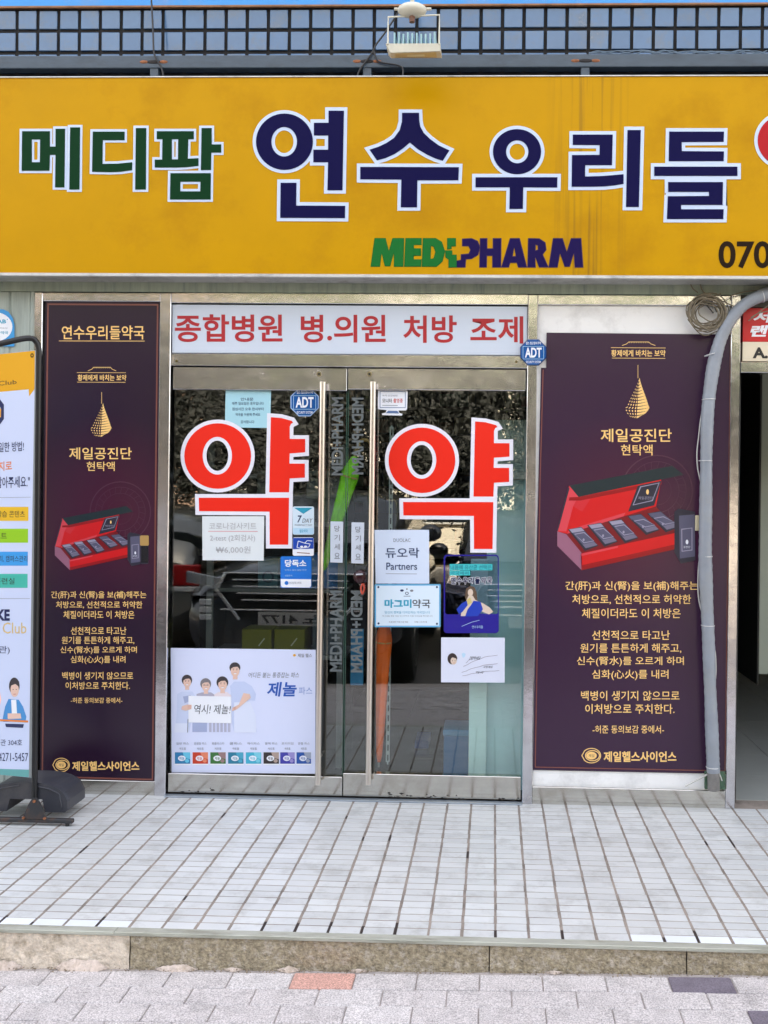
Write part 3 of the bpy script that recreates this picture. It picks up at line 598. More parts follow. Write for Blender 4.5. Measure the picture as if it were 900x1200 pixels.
p = Print(FS); p.text('당독소', 333.8, 655.8, 359, 664.3, whi, .03, res=4); p.text('당독소 검사 상담 약국', 334, 667, 359, 669, lblue, .0); p.text('상담문의', 334, 673.5, 342.5, 675.5, lblue, .0); p.poly([(329, 678.5), (364.5, 678.8), (364.5, 686.8), (362.8, 688.6), (331, 688.2), (329.2, 686.6)], whi); p.ell(335.8, 683.2, 2.3, 2.3, bluep, 2); p.text('한국당독소학회', 339, 681.8, 353, 684.6, inkg, .0); p.build('print', s_)
# COVID notice
s_ = sheet('notice_paper', [(236.9, 605), (309.6, 605), (309, 657), (237.3, 656.5)], YST, M('notice_white', (214, 222, 226), .5), 'white faded price notice for test kits on the left door', 'paper notice')
fad = M('faded_grey_ink', (168, 170, 176), .5); fadr = M('faded_red_ink', (214, 150, 156), .5); p = Print(FS)
p.text('코로나검사키트', 245, 612.5, 300.5, 620.3, fad, .0); p.line([(244, 622.6), (302, 622.8)], .8, fadr); p.text('2-test (2회검사)', 246, 626.5, 299, 635.5, fad, .0); p.text('₩6,000원', 253, 640, 293.5, 648.8, fad, .0); p.build('lettering', s_)
# pull strips
for dx, dy, lb in ((0, 0, 'narrow white vertical pull notice on the edge of the left door'), (24.6, 1.0, 'narrow white vertical pull notice on the edge of the right door')):
    s_ = sheet('pull_notice', [(387.3+dx, 611+dy), (402.2+dx, 611.3+dy), (401.5+dx, 659.5+dy), (387+dx, 659+dy)], YST, M('strip_white', (204, 214, 228), .4), lb, 'notice')
    p = Print(FS)
    for k, c in enumerate('당기세요'): p.text(c, 391.8+dx, 616+dy+k*10.6, 398.2+dx, 623+dy+k*10.6, inkg, .004)
    p.build('lettering', s_)
MBX = M('clear_cyan_film', (140, 190, 210), .2)
# vertical wordmarks
ghost = M('grey_frosted_film', (98, 106, 108), .5)
for q, lb in (([(388.5, 557), (388.5, 465.5), (402.3, 465.5), (402, 557)], 'tall grey vertical wordmark on the upper left door edge'), ([(412.3, 466), (412.3, 556), (426, 556), (426, 466)], 'tall grey mirrored wordmark on the upper right door edge'),
              ([(386.5, 787), (386.5, 692), (400.8, 692), (400.8, 787)], 'grey vertical wordmark on the lower left door edge'), ([(411, 692), (411, 788), (424.8, 788), (424.8, 692)], 'grey vertical wordmark on the lower right door edge')):
    p = Print(FAC(YG-.0004)); p.text('MEDI+PHARM', 0, 0, 1, 1, ghost, .03, 0, quad=q, res=3); c = FS.at(sum(v[0] for v in q)/4, max(v[1] for v in q))
    p.build('wordmark_sticker', None, loc=tuple(c), label=lb, cat='sticker')
# monitor-shaped sticker
mon = [(444, 456.3), (476.5, 457), (477.8, 458.5), (477, 479.5), (475.5, 481), (467, 481), (468, 484), (471.8, 485), (471, 487), (448, 486.5), (447.4, 484.6), (452, 483.5), (453, 480.6), (443.5, 479.6), (442.8, 478.5), (443, 457.5)]
s_ = sheet('monitor_sticker', mon, YST, whi, 'white sticker shaped like a computer monitor at the top of the right door', 'sticker')
p = Print(FS); p.frame(445, 458.5, 475.3, 478, .7, M('slate_blue_print', (86, 116, 160), .4)); p.text('복약·건강상담', 448, 462.5, 466, 464.6, inkg, 0); p.text('모니터', 448, 467, 459, 472, inkd, .01); p.text('촬영중', 461, 467, 472, 472, redi, .01); p.line([(448, 475), (466, 475.2)], .6, inkg); p.poly([(455, 481.3), (465.5, 481.5), (468, 484.6), (452, 484.2)], M('slate_blue_print')); p.build('print', s_)
# Partners sheet
s_ = sheet('partner_notice', [(439, 621), (502.8, 620.9), (503, 684), (440.2, 683.8)], YST, M('pale_lilac_card', (206, 220, 240), .3), 'pale blue square card with navy Partners lettering on the right door', 'sticker')
p = Print(FS); p.text('DUOLAC', 461, 631, 481, 635, inkg, .0); p.build('lettering', s_); p = Print(FS); p.text('듀오락', 451.7, 641.9, 491.3, 653.8, inkn, .01, res=4); p.text('Partners', 452.7, 659.3, 488.8, 667.8, inkn, .008, res=4); p.line([(452, 672.3), (488.5, 672.6)], .5, inkg); p.build('lettering', s_)
s_ = sheet('pharmacy_plaque', rrect(439, 684.6, 516.3, 735, 1), YST-.004, M('plaque_rim_cyan', (90, 170, 214), .3), 'white plaque with cyan rim and four corner screws below the Partners card', 'plaque', th=.004)
p = Print(FAC(YST-.004)); p.rect(440.8, 686.3, 514.6, 733.2, M('plaque_white', (214, 232, 246), .25)); p.text('마그미', 450.6, 702.3, 482.3, 712.3, cyan, .04, res=4); p.text('약국', 483.3, 702.3, 504.3, 712.7, inkd, .012, res=4)
p.text('당신의 행복을 디자인하는 약국입니다', 451, 716, 504, 719.2, cyan, .0); p.text('마그네슘 전문 상담 마그미약국 인증 약국임을 확인합니다', 448, 721, 507, 722.8, inkg, .0); p.text('대한약사회', 456, 727.8, 478, 730, inkg, .0); p.text('마그미', 486, 727.8, 500, 730, inkg, .0)
p.ell(471, 692, 2.2, 1.3, inkn, 2); p.ell(482.5, 692.2, 2.0, 1.3, inkg, 2); p.ell(476.8, 690.3, .9, .9, inkg, 2); p.ell(476.8, 695.3, 2.1, 1.8, inkn, 2, (1.3, 1.1)); p.line([(473, 698.6), (481, 698.6)], .6, inkn, 2)
for x, y in ((443.4, 688), (512, 688), (443.6, 730.6), (512, 731)): p.ell(x, y, 1.2, 1.3, inkn, 2)
p.build('lettering', s_)
# film with woman in blue
film = glass_mat('clear_printed_film', (.82, .84, .92), .02)
dbl = M('deep_blue_print', (34, 26, 140), .3)
s_ = sheet('film_poster', rrect(520, 650, 584.6, 742, 4), YST, film, 'clear film poster with deep blue frame and woman in a blue dress', 'poster')
p = Print(FS); fo = rrect(520, 650, 584.6, 742, 4); fi = rrect(521.6, 651.6, 583.4, 720, 3); p.poly(fo, dbl, [fi], 1)
p.poly([(521, 719.5), (535, 724), (550, 722), (562, 719), (584, 719.5), (584.3, 738), (581, 741.6), (524, 741.2), (520.4, 737)], dbl, lv=2)
cy2 = M('aqua_print', (40, 190, 196), .35)
p.rect(527, 661, 577, 668.3, cy2, 2); p.rect(527, 668.8, 551, 674.3, cy2, 2); p.text('내몸에 유산균 선택은', 528, 662, 576, 667.6, M('aqua_dark', (10, 116, 130), .4), .008, 3); p.text('약국에서', 528, 669.4, 549, 673.8, M('aqua_dark'), .008, 3)
for k, c in enumerate('연수우리들약국'):
    p.text(c, 527.8+k*7.1, 676, 534.4+k*7.1, 684.8, whi, .075, 2); p.text(c, 528.2+k*7.1, 676.5, 534+k*7.1, 684.4, navy, .03, 3)
skin = M('print_skin', (216, 196, 180), .4); hair = M('print_brown_hair', (96, 76, 62), .4); dress = M('print_blue_dress', (20, 60, 176), .35)
p.poly([(545, 700), (546, 690), (551, 686.5), (556, 688), (558.5, 694), (559.5, 704), (556, 707), (548, 706)], hair, lv=2); p.ell(551.3, 694.3, 3.1, 4.2, skin, 3)
p.poly([(549, 698), (554, 698), (557, 703), (566, 707), (574, 712), (578, 717), (573, 720), (564, 716), (560, 722), (540, 722), (541, 712), (546, 705)], skin, lv=2.6)
p.poly([(555, 704), (563, 705), (566, 714), (560, 722), (545, 722.5), (548, 714), (552, 709)], dress, lv=3.2)
p.poly([(535, 714), (541, 707), (547, 704), (549, 708), (542, 717), (538, 720)], dress, lv=3.3); p.poly([(547, 703), (551, 700), (553, 706), (548, 709)], M('print_yellow', (206, 190, 120), .4), lv=3.6)
p.line([(541, 734), (553, 729), (562, 726.8)], .5, lblue, 3); p.text('연수우리들', 553, 733, 566, 736.5, lblue, 0, 3); p.build('print', s_)
# hand drawn sheet
s_ = sheet('drawn_paper', [(517, 747), (591.6, 747.3), (591.4, 800), (516.8, 799.6)], YST, M('drawing_paper', (212, 218, 236), .45), 'white sheet with small face drawing and handwriting low on the right door', 'paper')
p = Print(FS); p.ell(530, 772, 5.6, 6.6, M('print_dark_hair', (52, 40, 40), .5), 1); p.ell(531.6, 774.4, 3.6, 4.4, skin, 2); p.poly([(526.3, 771), (529, 767), (535, 768.5), (536, 772), (531, 770.5)], M('print_dark_hair'), lv=3)
p.ell(530.3, 774.3, .4, .5, inkd, 3); p.ell(533.2, 774.3, .4, .5, inkd, 3); p.line([(531, 777), (533, 776.8)], .4, redi, 3)
p.poly([(541, 766.3), (543.3, 764.8), (545.8, 766.6), (544.6, 769.6), (542.6, 771)], lblue)
for k, (a, y0, c, y1) in enumerate(((546, 777, 557, 770), (543, 781, 583, 768), (541, 788, 583, 778), (542, 792, 585, 786))): p.line([(a+(c-a)*i/8, y0+(y1-y0)*math.sin(i/8*PI/2)+math.sin(i*2.1)*.35) for i in range(9)], .4, M('thin_ink', (120, 110, 130), .5), 1+k*.1)
p.text('건강하세요', 549, 769, 562, 773.5, inkd, 0, 2, shear=2); p.text('사랑해요', 566, 780, 577, 783, inkd, 0, 2, shear=1); p.text('약국', 557, 786.5, 566, 789.5, inkd, 0, 2, shear=1); p.build('drawing', s_)
# family poster
s_ = sheet('family_poster', [(200, 759.3), (370, 761.5), (369.3, 906.8), (201.2, 905)], YST, M('poster_pale_blue', (210, 218, 244), .3, coat=.2), 'large pale poster of a smiling family holding a white board on the left door', 'poster')
Q = lambda x, y: (190+x/4.0909, 740+y/4.09)
p = Print(FS, tf=Q); shirt = M('print_pale_shirt', (190, 203, 234), .4); shirt2 = M('print_paler_shirt', (196, 208, 236), .4); trou = M('print_white_trousers', (214, 222, 242), .4); hk = M('print_black_hair', (58, 52, 56), .5); hg = M('print_grey_hair', (120, 116, 122), .5); fskin = M('print_face', (226, 190, 174), .4); shade_ = M('print_shadow_blue', (160, 172, 206), .4)
p.poly([(72, 300), (95, 288), (145, 288), (160, 310), (160, 340), (130, 482), (60, 482), (70, 400)], shirt2, lv=1)
p.poly([(62, 440), (125, 440), (126, 484), (58, 484)], trou, lv=1.3); p.line([(124, 420), (122, 484)], 2.5, inkd, 2.8)
p.poly([(165, 300), (190, 292), (235, 292), (255, 306), (255, 330), (165, 330)], M('print_check_shirt', (170, 168, 186), .4), lv=1.2)
p.poly([(250, 302), (270, 290), (312, 290), (330, 306), (330, 330), (250, 330)], M('print_pink_knit', (226, 214, 220), .4), lv=1.4)
p.poly([(325, 262), (345, 240), (395, 240), (430, 262), (450, 300), (445, 332), (415, 330), (400, 350), (440, 400), (455, 482), (345, 484), (335, 440), (335, 320)], shirt, lv=1.6)
p.poly([(345, 340), (420, 335), (448, 400), (452, 484), (345, 484)], trou, lv=1.8)
p.poly([(100, 312), (135, 305), (150, 318), (140, 330), (108, 345)], shade_, lv=1.7)
for x in range(225, 332, 18): p.rect(x, 437, x+12, 482, M('print_dark_cloth', (176, 178, 200), .4), 1.5)
p.rect(145, 437, 215, 482, shade_, 1.5)
p.poly([(126, 308), (330, 312), (332, 440), (126, 436)], whi, lv=3)
for (x, y, r, hc, old) in ((120, 240, 23, hk, 0), (210, 258, 24, hg, 1), (290, 252, 26, hk, 0), (350, 185, 26, hk, 0)):
    p.poly([(x-r*.35, y+r*.6), (x+r*.35, y+r*.6), (x+r*.45, y+r*1.7), (x-r*.45, y+r*1.7)], fskin, lv=2)
    p.ell(x-r*.05, y-r*.3, r*1.08, r*1.12, hc, 2.3) if r != 26 or x < 300 else p.ell(x-r*.05, y-r*.45, r*1.0, r*.98, hc, 2.3)
    p.ell(x, y+r*.12, r*.80, r*1.12, fskin, 2.6); p.poly([(x-r*.85, y-r*.2), (x-r*.7, y-r*.95), (x, y-r*1.25), (x+r*.75, y-r*.9), (x+r*.85, y-r*.1), (x+r*.45, y-r*.62), (x-r*.3, y-r*.55)], hc, lv=2.9)
    for sx in (-1, 1): p.ell(x+sx*r*.32, y-r*.02, r*.1, r*.06, inkd, 3.1, n=8); p.line([(x+sx*r*.32-r*.16, y-r*.2), (x+sx*r*.32+r*.16, y-r*.22)], r*.07, hc, 3.1)
    if old: p.line([(x-r*.6, y-r*.03), (x+r*.6, y-r*.03)], r*.07, inkd, 3.3)
    p.poly([(x-r*.3, y+r*.55), (x+r*.3, y+r*.55), (x+r*.16, y+r*.74), (x-r*.16, y+r*.74)], whi, lv=3.2); p.line([(x-r*.32, y+r*.53), (x+r*.32, y+r*.53)], r*.06, M('lip_print', (190, 100, 96), .4), 3.4)
p.poly([(390, 295), (420, 300), (425, 318), (360, 372), (335, 382), (337, 366), (368, 350)], fskin, lv=3.5); p.poly([(95, 358), (120, 350), (142, 352), (140, 372), (112, 380), (92, 374)], fskin, lv=3.5)
for k in range(4): p.line([(342, 366+k*4), (354, 362+k*4)], 1.2, M('lip_print'), 3.8); p.line([(122, 355+k*5), (140, 355+k*5)], 1.0, M('lip_print'), 3.8)
p.build('people_print', s_); p = Print(FS, tf=Q); p.text('역시! 제놀!', 150, 350, 325, 396, inkd, .0, 4, shear=6, res=3); p.build('heading_print', s_); p = Print(FS, tf=Q); p.text('제놀', 500, 242, 640, 312, M('brush_blue_print', (16, 84, 176), .4), .022, 2, shear=10, res=4); p.build('heading_print', s_); p = Print(FS, tf=Q); p.text('파스', 655, 266, 720, 302, M('soft_blue_print', (120, 150, 206), .4), .0, 2)
p.text('어디든 붙는 통증잡는 파스', 412, 196, 655, 222, inkg, 0, 2, shear=4); p.text('제일 헬스', 650, 106, 718, 124, inkg, .01, 2); p.ell(634, 114, 7, 6, M('print_orange', (226, 170, 60), .4), 2)
caps = ['일반 파스', '온찜질 파스', '롱플라스타', '쿨파스', '하이파스', '블랙 파스', '프리미엄', '관절 파스']; cols = [((20, 120, 170), (90, 190, 220)), ((196, 60, 36), (226, 130, 100)), ((50, 110, 56), (150, 120, 120)), ((20, 120, 150), (60, 160, 190)), ((40, 170, 200), (110, 200, 220)), ((50, 44, 46), (170, 150, 140)), ((60, 60, 160), (150, 140, 200)), ((20, 80, 160), (150, 160, 180))]
for k, x in enumerate((60, 145, 230, 315, 400, 485, 565, 643)):
    p.build('heading_print' if k == 0 else 'pack_print', s_); p = Print(FS, tf=Q); w = 76 if k < 6 else 72; c0, c1 = cols[k]; p.rect(x, 578, x+w, 640, whi, 1.5); a = M('pack_print_%s' % 'abcdefgh'[k], c0, .35); bq = M('pack_light_%s' % 'abcdefgh'[k], c1, .35)
    p.rect(x+1, 579, x+w-1, 634, a, 2); p.poly([(x+w*.5, 579), (x+w-1, 579), (x+w-1, 612), (x+w*.62, 606)], bq, lv=2.4); p.ell(x+w*.45, 608, w*.24, 13, whi, 2.7); p.text('제놀', x+w*.28, 600, x+w*.62, 616, a, .01, 3); p.ell(x+w*.78, 620, w*.13, 9, bq, 2.8)
    p.text(caps[k], x+8, 531, x+w-8, 543, inkg, 0, 2); p.text('케토톱', x+22, 556, x+w-22, 568, inkg, 0, 2)
p.build('pack_print', s_)
# ================================================================== PURPLE POSTERS
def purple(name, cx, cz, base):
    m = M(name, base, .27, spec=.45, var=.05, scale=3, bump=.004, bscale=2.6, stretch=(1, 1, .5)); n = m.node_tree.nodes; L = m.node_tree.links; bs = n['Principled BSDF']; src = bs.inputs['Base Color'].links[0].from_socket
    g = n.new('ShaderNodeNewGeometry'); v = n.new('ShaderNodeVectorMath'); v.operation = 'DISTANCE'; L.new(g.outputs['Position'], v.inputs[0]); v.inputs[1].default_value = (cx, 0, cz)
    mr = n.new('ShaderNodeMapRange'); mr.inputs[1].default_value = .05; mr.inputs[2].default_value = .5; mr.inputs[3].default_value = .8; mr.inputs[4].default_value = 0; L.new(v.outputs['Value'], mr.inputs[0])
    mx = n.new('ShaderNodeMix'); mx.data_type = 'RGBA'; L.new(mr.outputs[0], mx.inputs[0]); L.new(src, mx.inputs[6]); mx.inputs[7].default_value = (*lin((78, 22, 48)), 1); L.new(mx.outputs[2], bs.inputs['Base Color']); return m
red1 = M('print_box_red', (196, 16, 26), .35); red2 = M('print_box_red_light', (208, 20, 26), .35); redp = M('print_box_pink', (214, 66, 78), .35); redd = M('print_box_deep', (150, 10, 20), .35); tealk = M('print_lid_teal', (22, 40, 46), .35); pk = M('print_pack_grey', (84, 84, 108), .35); pkd = M('print_pack_dark', (38, 38, 54), .35); pkl = M('print_pack_silver', (150, 146, 168), .35)
def gift_box(p):
    """gift box illustration, drawn in the right-hand poster's pixels"""
    R = lambda L_: [(640+x/4.737, 530+y/4.737) for x, y in L_]
    p.poly(R([(62, 440), (128, 185), (215, 180), (640, 150), (610, 300), (118, 452)]), red2, lv=1.4)
    p.poly(R([(66, 436), (130, 190), (210, 182), (150, 300), (112, 440)]), redp, lv=1.55); p.poly(R([(150, 300), (210, 182), (300, 176), (200, 330)]), M('print_box_mid', (206, 40, 50), .35), lv=1.6); p.poly(R([(118, 452), (430, 356), (440, 335), (126, 430)]), redp, lv=1.65); p.poly(R([(130, 250), (180, 248), (640, 160), (640, 178), (190, 268), (126, 268)]), redd, lv=1.62)
    p.poly(R([(122, 190), (60, 435), (66, 436), (130, 200)]), pkd, lv=1.7)
    p.poly(R([(128, 185), (700, 75), (765, 125), (180, 248)]), tealk, lv=2)
    p.poly(R([(510, 185), (640, 158), (600, 295), (455, 330)]), pkd, lv=2.2); p.poly(R([(522, 190), (630, 168), (592, 270), (480, 295)]), pkl, [R([(527, 194), (624, 173), (589, 266), (486, 290)])], lv=2.5)
    p.ell(*R([(563, 220)])[0], 1.6, 3.0, gold, 2.8); p.text('제일공진단', *R([(512, 245)])[0], *R([(592, 262)])[0], pkl, 0, 2.8)
    p.poly(R([(62, 440), (118, 452), (610, 300), (720, 430), (712, 540), (195, 655), (190, 560)]), M('print_box_inside', (120, 12, 24), .35), lv=2.1)
    p.poly(R([(62, 438), (112, 455), (198, 560), (198, 655), (62, 520)]), M('print_box_side', (150, 96, 120), .35), lv=2.6)
    p.poly(R([(192, 562), (716, 448), (712, 538), (196, 655)]), red2, lv=2.6); p.poly(R([(196, 628), (713, 512), (712, 538), (196, 655)]), redd, lv=2.8); p.poly(R([(194, 564), (400, 519), (398, 530), (195, 576)]), redp, lv=2.8)
    for k, (x, y) in enumerate(((120, 428), (228, 405), (342, 385), (450, 355), (560, 340))):
        dx, dy = (95, 105) if k < 3 else (105, 90)
        p.poly(R([(x, y), (x+75, y-14), (x+75+dx, y-14+dy), (x+dx, y+dy+15)]), pkd, lv=3); p.poly(R([(x+8, y), (x+75, y-10), (x+70+dx, y-18+dy), (x+dx+5, y+dy)]), pk, lv=3.3)
        p.poly(R([(x+8, y), (x+75, y-10), (x+92, y+8), (x+24, y+19)]), pkl if k < 3 else pk, lv=3.5); p.poly(R([(x+dx-12, y+dy-20), (x+50+dx, y-36+dy), (x+70+dx, y-18+dy), (x+dx+5, y+dy)]), M('print_pack_mid', (110, 106, 128), .35), lv=3.45)
        p.poly(R([(x+36, y+25), (x+92, y+15), (x+52+dx, y-40+dy), (x+dx-5, y-28+dy)]), pkl, [R([(x+41, y+29), (x+90, y+20), (x+47+dx, y-42+dy), (x+dx-4, y-33+dy)])], lv=3.6); p.ell(*R([(x+88, y+58)])[0], 1.2, 1.6, pkl, 3.8)
    p.poly(R([(712, 330), (735, 312), (826, 330), (828, 600), (748, 618), (712, 555)]), pkd, lv=3.8); p.poly(R([(738, 352), (824, 345), (826, 578), (742, 590)]), pk, lv=4)
    p.poly(R([(750, 425), (812, 418), (812, 545), (752, 552)]), pkl, [R([(755, 430), (807, 423), (807, 540), (757, 547)])], lv=4.3); p.ell(*R([(782, 498)])[0], 1.6, 2.8, whi, 4.4); p.text('공진단', *R([(762, 520)])[0], *R([(800, 532)])[0], whi, 0, 4.4)
def drop(p, x0, y0, x1, y1):
    cx = (x0+x1)/2+(x1-x0)*.02; w = x1-x0; h = y1-y0
    def half(t): # t from top 0..1
        return 0 if t <= 0 or t >= 1 else (math.sin(PI*min(1, t**1.35*.5+.0)) if t < .72 else math.sqrt(max(0, 1-((t-.66)/.34)**2)))*.5*w
    N = 13
    for k in range(N):
        t0 = .05+k*.95/N; g = .95/N; 
        for j in range(8):
            u0, u1 = j/8, (j+1)/8; thick = .34+.6*((j+1)/8)
            def pt(u, t): hw = half(min(.995, max(.0, t))); return (cx-hw+2*hw*u+(.5-t)*w*.10, y0+t*h+(.5-u)*h*.045+math.sin(u*PI)*h*.03)
            sh = .0 if j > 3 else .05
            p.poly([pt(u0+sh*.5, t0), pt(u1-sh, t0), pt(u1-sh, t0+g*thick), pt(u0+sh*.5, t0+g*thick)], gold, lv=1.2)
    p.line([(cx, y0-h*.28), (cx, y0+2)], .5, gold, 1)
def palace(p, x0, x1, y):
    w = x1-x0; p.line([(x0, y+4.6), (x0+w*.14, y+2.6), (x0+w*.2, y+.4), (x0+w*.8, y+.4), (x0+w*.86, y+2.6), (x1, y+4.6)], .6, gold, 1)
    for i in range(9): p.line([(x0+w*(.22+.07*i), y+.4), (x0+w*(.22+.07*i), y+1.8)], .35, gold, 1.6)
def eye_logo(p, x0, y0, x1, y1):
    cx, cy, rx, ry = (x0+x1)/2, (y0+y1)/2, (x1-x0)/2, (y1-y0)/2
    def tear(s): return [(cx-rx*s*1.05, cy)]+[(cx+rx*s*math.cos(a), cy+ry*s*math.sin(a)) for a in [math.radians(-140+i*280/24) for i in range(25)]]
    p.poly(tear(1), gold, [tear(.9)], 1); p.ell(cx+rx*.1, cy, rx*.78, ry*.72, gold, 1.3, (rx*.68, ry*.6)); p.ell(cx, cy, rx*.55, ry*.5, gold, 1.6); p.text('제일', cx-rx*.3, cy-ry*.2, cx+rx*.3, cy+ry*.2, M('purple_ink', (60, 30, 50), .4), .0, 2)
def medallion(p, cx, cy, r):
    mm = M('maroon_line_print', (74, 34, 56), .35)
    for s, w in ((1, .035), (.82, .02), (.62, .03), (.4, .02)): p.ell(cx, cy, r*s, r*s, mm, .5, (r*s*(1-w), r*s*(1-w)), n=40)
    for i in range(24): a = i*PI/12; p.line([(cx+r*.62*math.cos(a), cy+r*.62*math.sin(a)), (cx+r*.82*math.cos(a+.07), cy+r*.82*math.sin(a+.07))], .5, mm, .7)
YP = .010; FP = FAC(YP)
LT = ['간(肝)과 신(腎)을 보(補)해주는', '처방으로, 선천적으로 허약한', '체질이더라도 이 처방은', '선천적으로 타고난', '원기를 튼튼하게 해주고,', '신수(腎水)를 오르게 하며', '심화(心火)를 내려', '백병이 생기지 않으므로', '이처방으로 주치한다.', '-허준 동의보감 중에서-']
v = FP.at(118, 917)
s_ = sheet('tall_poster', [(53.8, 353.5), (187.4, 354.5), (181.2, 917), (46.8, 913)], YP, purple('poster_purple_left', XZ(125, 610, 0)[0], XZ(125, 610, 0)[1], (38, 20, 42)), 'dark purple medicine poster left of the doors headed with gold pharmacy name', 'poster', th=.003)
p = Print(FP); p.poly([(55.5, 355.5), (185.6, 356.3), (179.4, 914.5), (48.6, 911)], gold2, [[(57.2, 357.4), (183.9, 358.2), (177.8, 912.6), (50.4, 909.2)]], .6)
p.text('연수우리들약국', 72.4, 381.5, 169.3, 397.8, gold, .012, res=4); p.line([(69, 399.5), (169.6, 399.7)], .7, gold)
palace(p, 103, 136, 430); p.line([(90, 436.6), (147.5, 436.8)], .5, gold); p.text('황제에게 바치는 보약', 91, 439, 148, 446.2, gold, .016); p.line([(90.5, 447.8), (147, 448)], .5, gold)
drop(p, 105.4, 471, 131.8, 511.5); p.text('제일공진단', 81, 524.3, 154.3, 538.4, gold, .012, res=4); p.text('현탁액', 101.5, 541, 134.4, 552, gold, .008, res=4); medallion(p, 141, 600, 36)
for t, (x0, y0, x1, y1) in zip(LT, ((59.8, 692.7, 171.4, 702.3), (65.6, 704.5, 166.8, 713.2), (74.3, 715.7, 157.4, 725), (83, 734.6, 148, 743.8), (72.3, 745.9, 157.4, 755), (70.8, 757.4, 160.3, 766.6), (82.8, 768.5, 147, 778.2), (72.9, 787.4, 156, 796.4), (76.7, 799, 152.2, 808), (83, 817.5, 143.4, 824))): p.text(t, x0, y0, x1, y1, gold, .008)
eye_logo(p, 61.8, 888, 81.8, 904.8); p.text('제일헬스사이언스', 84.5, 892.2, 163.3, 903.4, gold, .028, res=3)
tfl = lambda x, y: (64.2+(x-653)*.62, 668.3+(y-668.3)*.615)
p2 = Print(FP, tf=tfl); gift_box(p2)
p3 = Print(FP); p3.rect(164.6, 634, 174, 661, pkd, 3.4, r=1.5); p3.rect(165.5, 640, 173.4, 659.5, M('print_bottle_dark', (16, 18, 26), .2), 3.7); p3.rect(164, 627.4, 174.4, 639.4, M('print_gold_cap', (176, 140, 84), .3), 4, r=1.5)
for q in (p2, p3): 
    for mt in q.b.mats: pass
p.build('print', s_); p2.build('gift_box_print', s_); p3.build('bottle_print', s_)
s_ = sheet('tall_poster', [(640.5, 389.8), (858.2, 392), (851, 907), (624.6, 902.3), (629, 640), (634, 431), (640, 431)], YP, purple('poster_purple_right', XZ(735, 610, 0)[0], XZ(735, 610, 0)[1], (54, 30, 56)), 'dark purple medicine poster right of the doors with grey pipe in front', 'poster', th=.003)  # base lighter than the left poster's: a reflection put into the colour
p = Print(FP); p.line([(636.5, 433), (633, 560), (627.2, 898.9), (849.6, 903.4), (856.2, 395)], 1.1, gold2, .6)
palace(p, 729, 768, 400.3); p.line([(716, 407.4), (780, 407.8)], .55, gold); p.text('황제에게 바치는 보약', 716.3, 410, 779.8, 417.8, gold, .016); p.line([(717, 419.6), (779.6, 420)], .55, gold)
drop(p, 731.8, 441.2, 762.2, 489.6); p.text('제일공진단', 704, 502.4, 787.2, 518, gold, .012, res=4); p.text('현탁액', 727.6, 521, 764.7, 533.8, gold, .008, res=4); medallion(p, 770, 575, 42)
for t, (x0, y0, x1, y1) in zip(LT, ((662.5, 681, 818, 693), (670.6, 696.8, 809.8, 708.4), (681.9, 712.9, 797.6, 724.5), (693.8, 738.8, 785, 750), (680, 754, 798.5, 765.5), (676, 769.2, 801.4, 781), (693.8, 784.8, 783.4, 797), (680.9, 809.6, 796.3, 821), (685.7, 825, 790.5, 836.5), (694.4, 850, 778.2, 859.5))): p.text(t, x0, y0, x1, y1, gold, .008)
eye_logo(p, 681.9, 876.5, 704.4, 894.5); p.text('제일헬스사이언스', 707.3, 880.5, 792.7, 893, gold, .028, res=3); p.build('print', s_)
p2 = Print(FP); gift_box(p2); p2.build('gift_box_print', s_)
# ================================================================== CONDUIT, CABLES, FLOODLIGHT
def smooth(pts, n=8):
    P_ = [Vector(p) for p in pts]; P_ = [P_[0]*2-P_[1]]+P_+[P_[-1]*2-P_[-2]]; out = []
    for i in range(1, len(P_)-2):
        for k in range(n):
            t = k/n; a, b, c, d = P_[i-1:i+3]; out.append(.5*((2*b)+(-a+c)*t+(2*a-5*b+4*c-d)*t*t+(-a+3*b-3*c+d)*t**3))
    out.append(P_[-2]); return out
YC = -.045
pipe_m = M('grey_conduit_plastic', (138, 146, 156), .4, var=.14, scale=9, bump=.0006, bscale=40, dirt=(140, 142, 140), dirt_scale=6, dirt_amt=.4)
cp = [(990, 330), (940, 336), (905, 343), (880, 352), (862, 367), (848, 389), (839, 416), (833.5, 445), (829.5, 480), (828, 520), (827.3, 570), (826.8, 620), (826.5, 655), (828, 700), (830, 745), (831.5, 790), (833.5, 840), (835, 880), (836, 905)]
pp = smooth([FAC(YC-.0*i).at(x, y) for i, (x, y) in enumerate(cp)], 10)
pipe = thing('conduit_pipe', 'grey plastic conduit bending down over the right purple poster', 'pipe', tuple(FAC(YC).at(836, 925)))
pt = MB(); pt.tube(pp, .0285, pipe_m, 18, rf=lambda t: 1+.035*math.sin(t*420)+.045*math.sin(t*21)+.03*math.sin(t*57)); pt.build('pipe', pipe)
lp = [FAC(YC).at(x, y) for x, y in ((835.8, 900), (836.2, 912), (836.5, 926))]
MB().tube(lp, .0275, M('weathered_conduit_foot', (120, 118, 116), .8, var=.3, scale=30), 16).build('pipe_foot', pipe)
tie = M('cable_tie_white', (214, 214, 214), .4)
def ring(c, d, r, t, m, parent, name='cable_tie'):
    d = Vector(d).normalized(); a = d.cross(Vector((0, 1, 0))).normalized(); b_ = d.cross(a); pts = [Vector(c)+a*math.cos(i*PI/12)*r+b_*math.sin(i*PI/12)*r for i in range(25)]
    MB().tube(pts, t, m, 6, cap=False).build(name, parent)
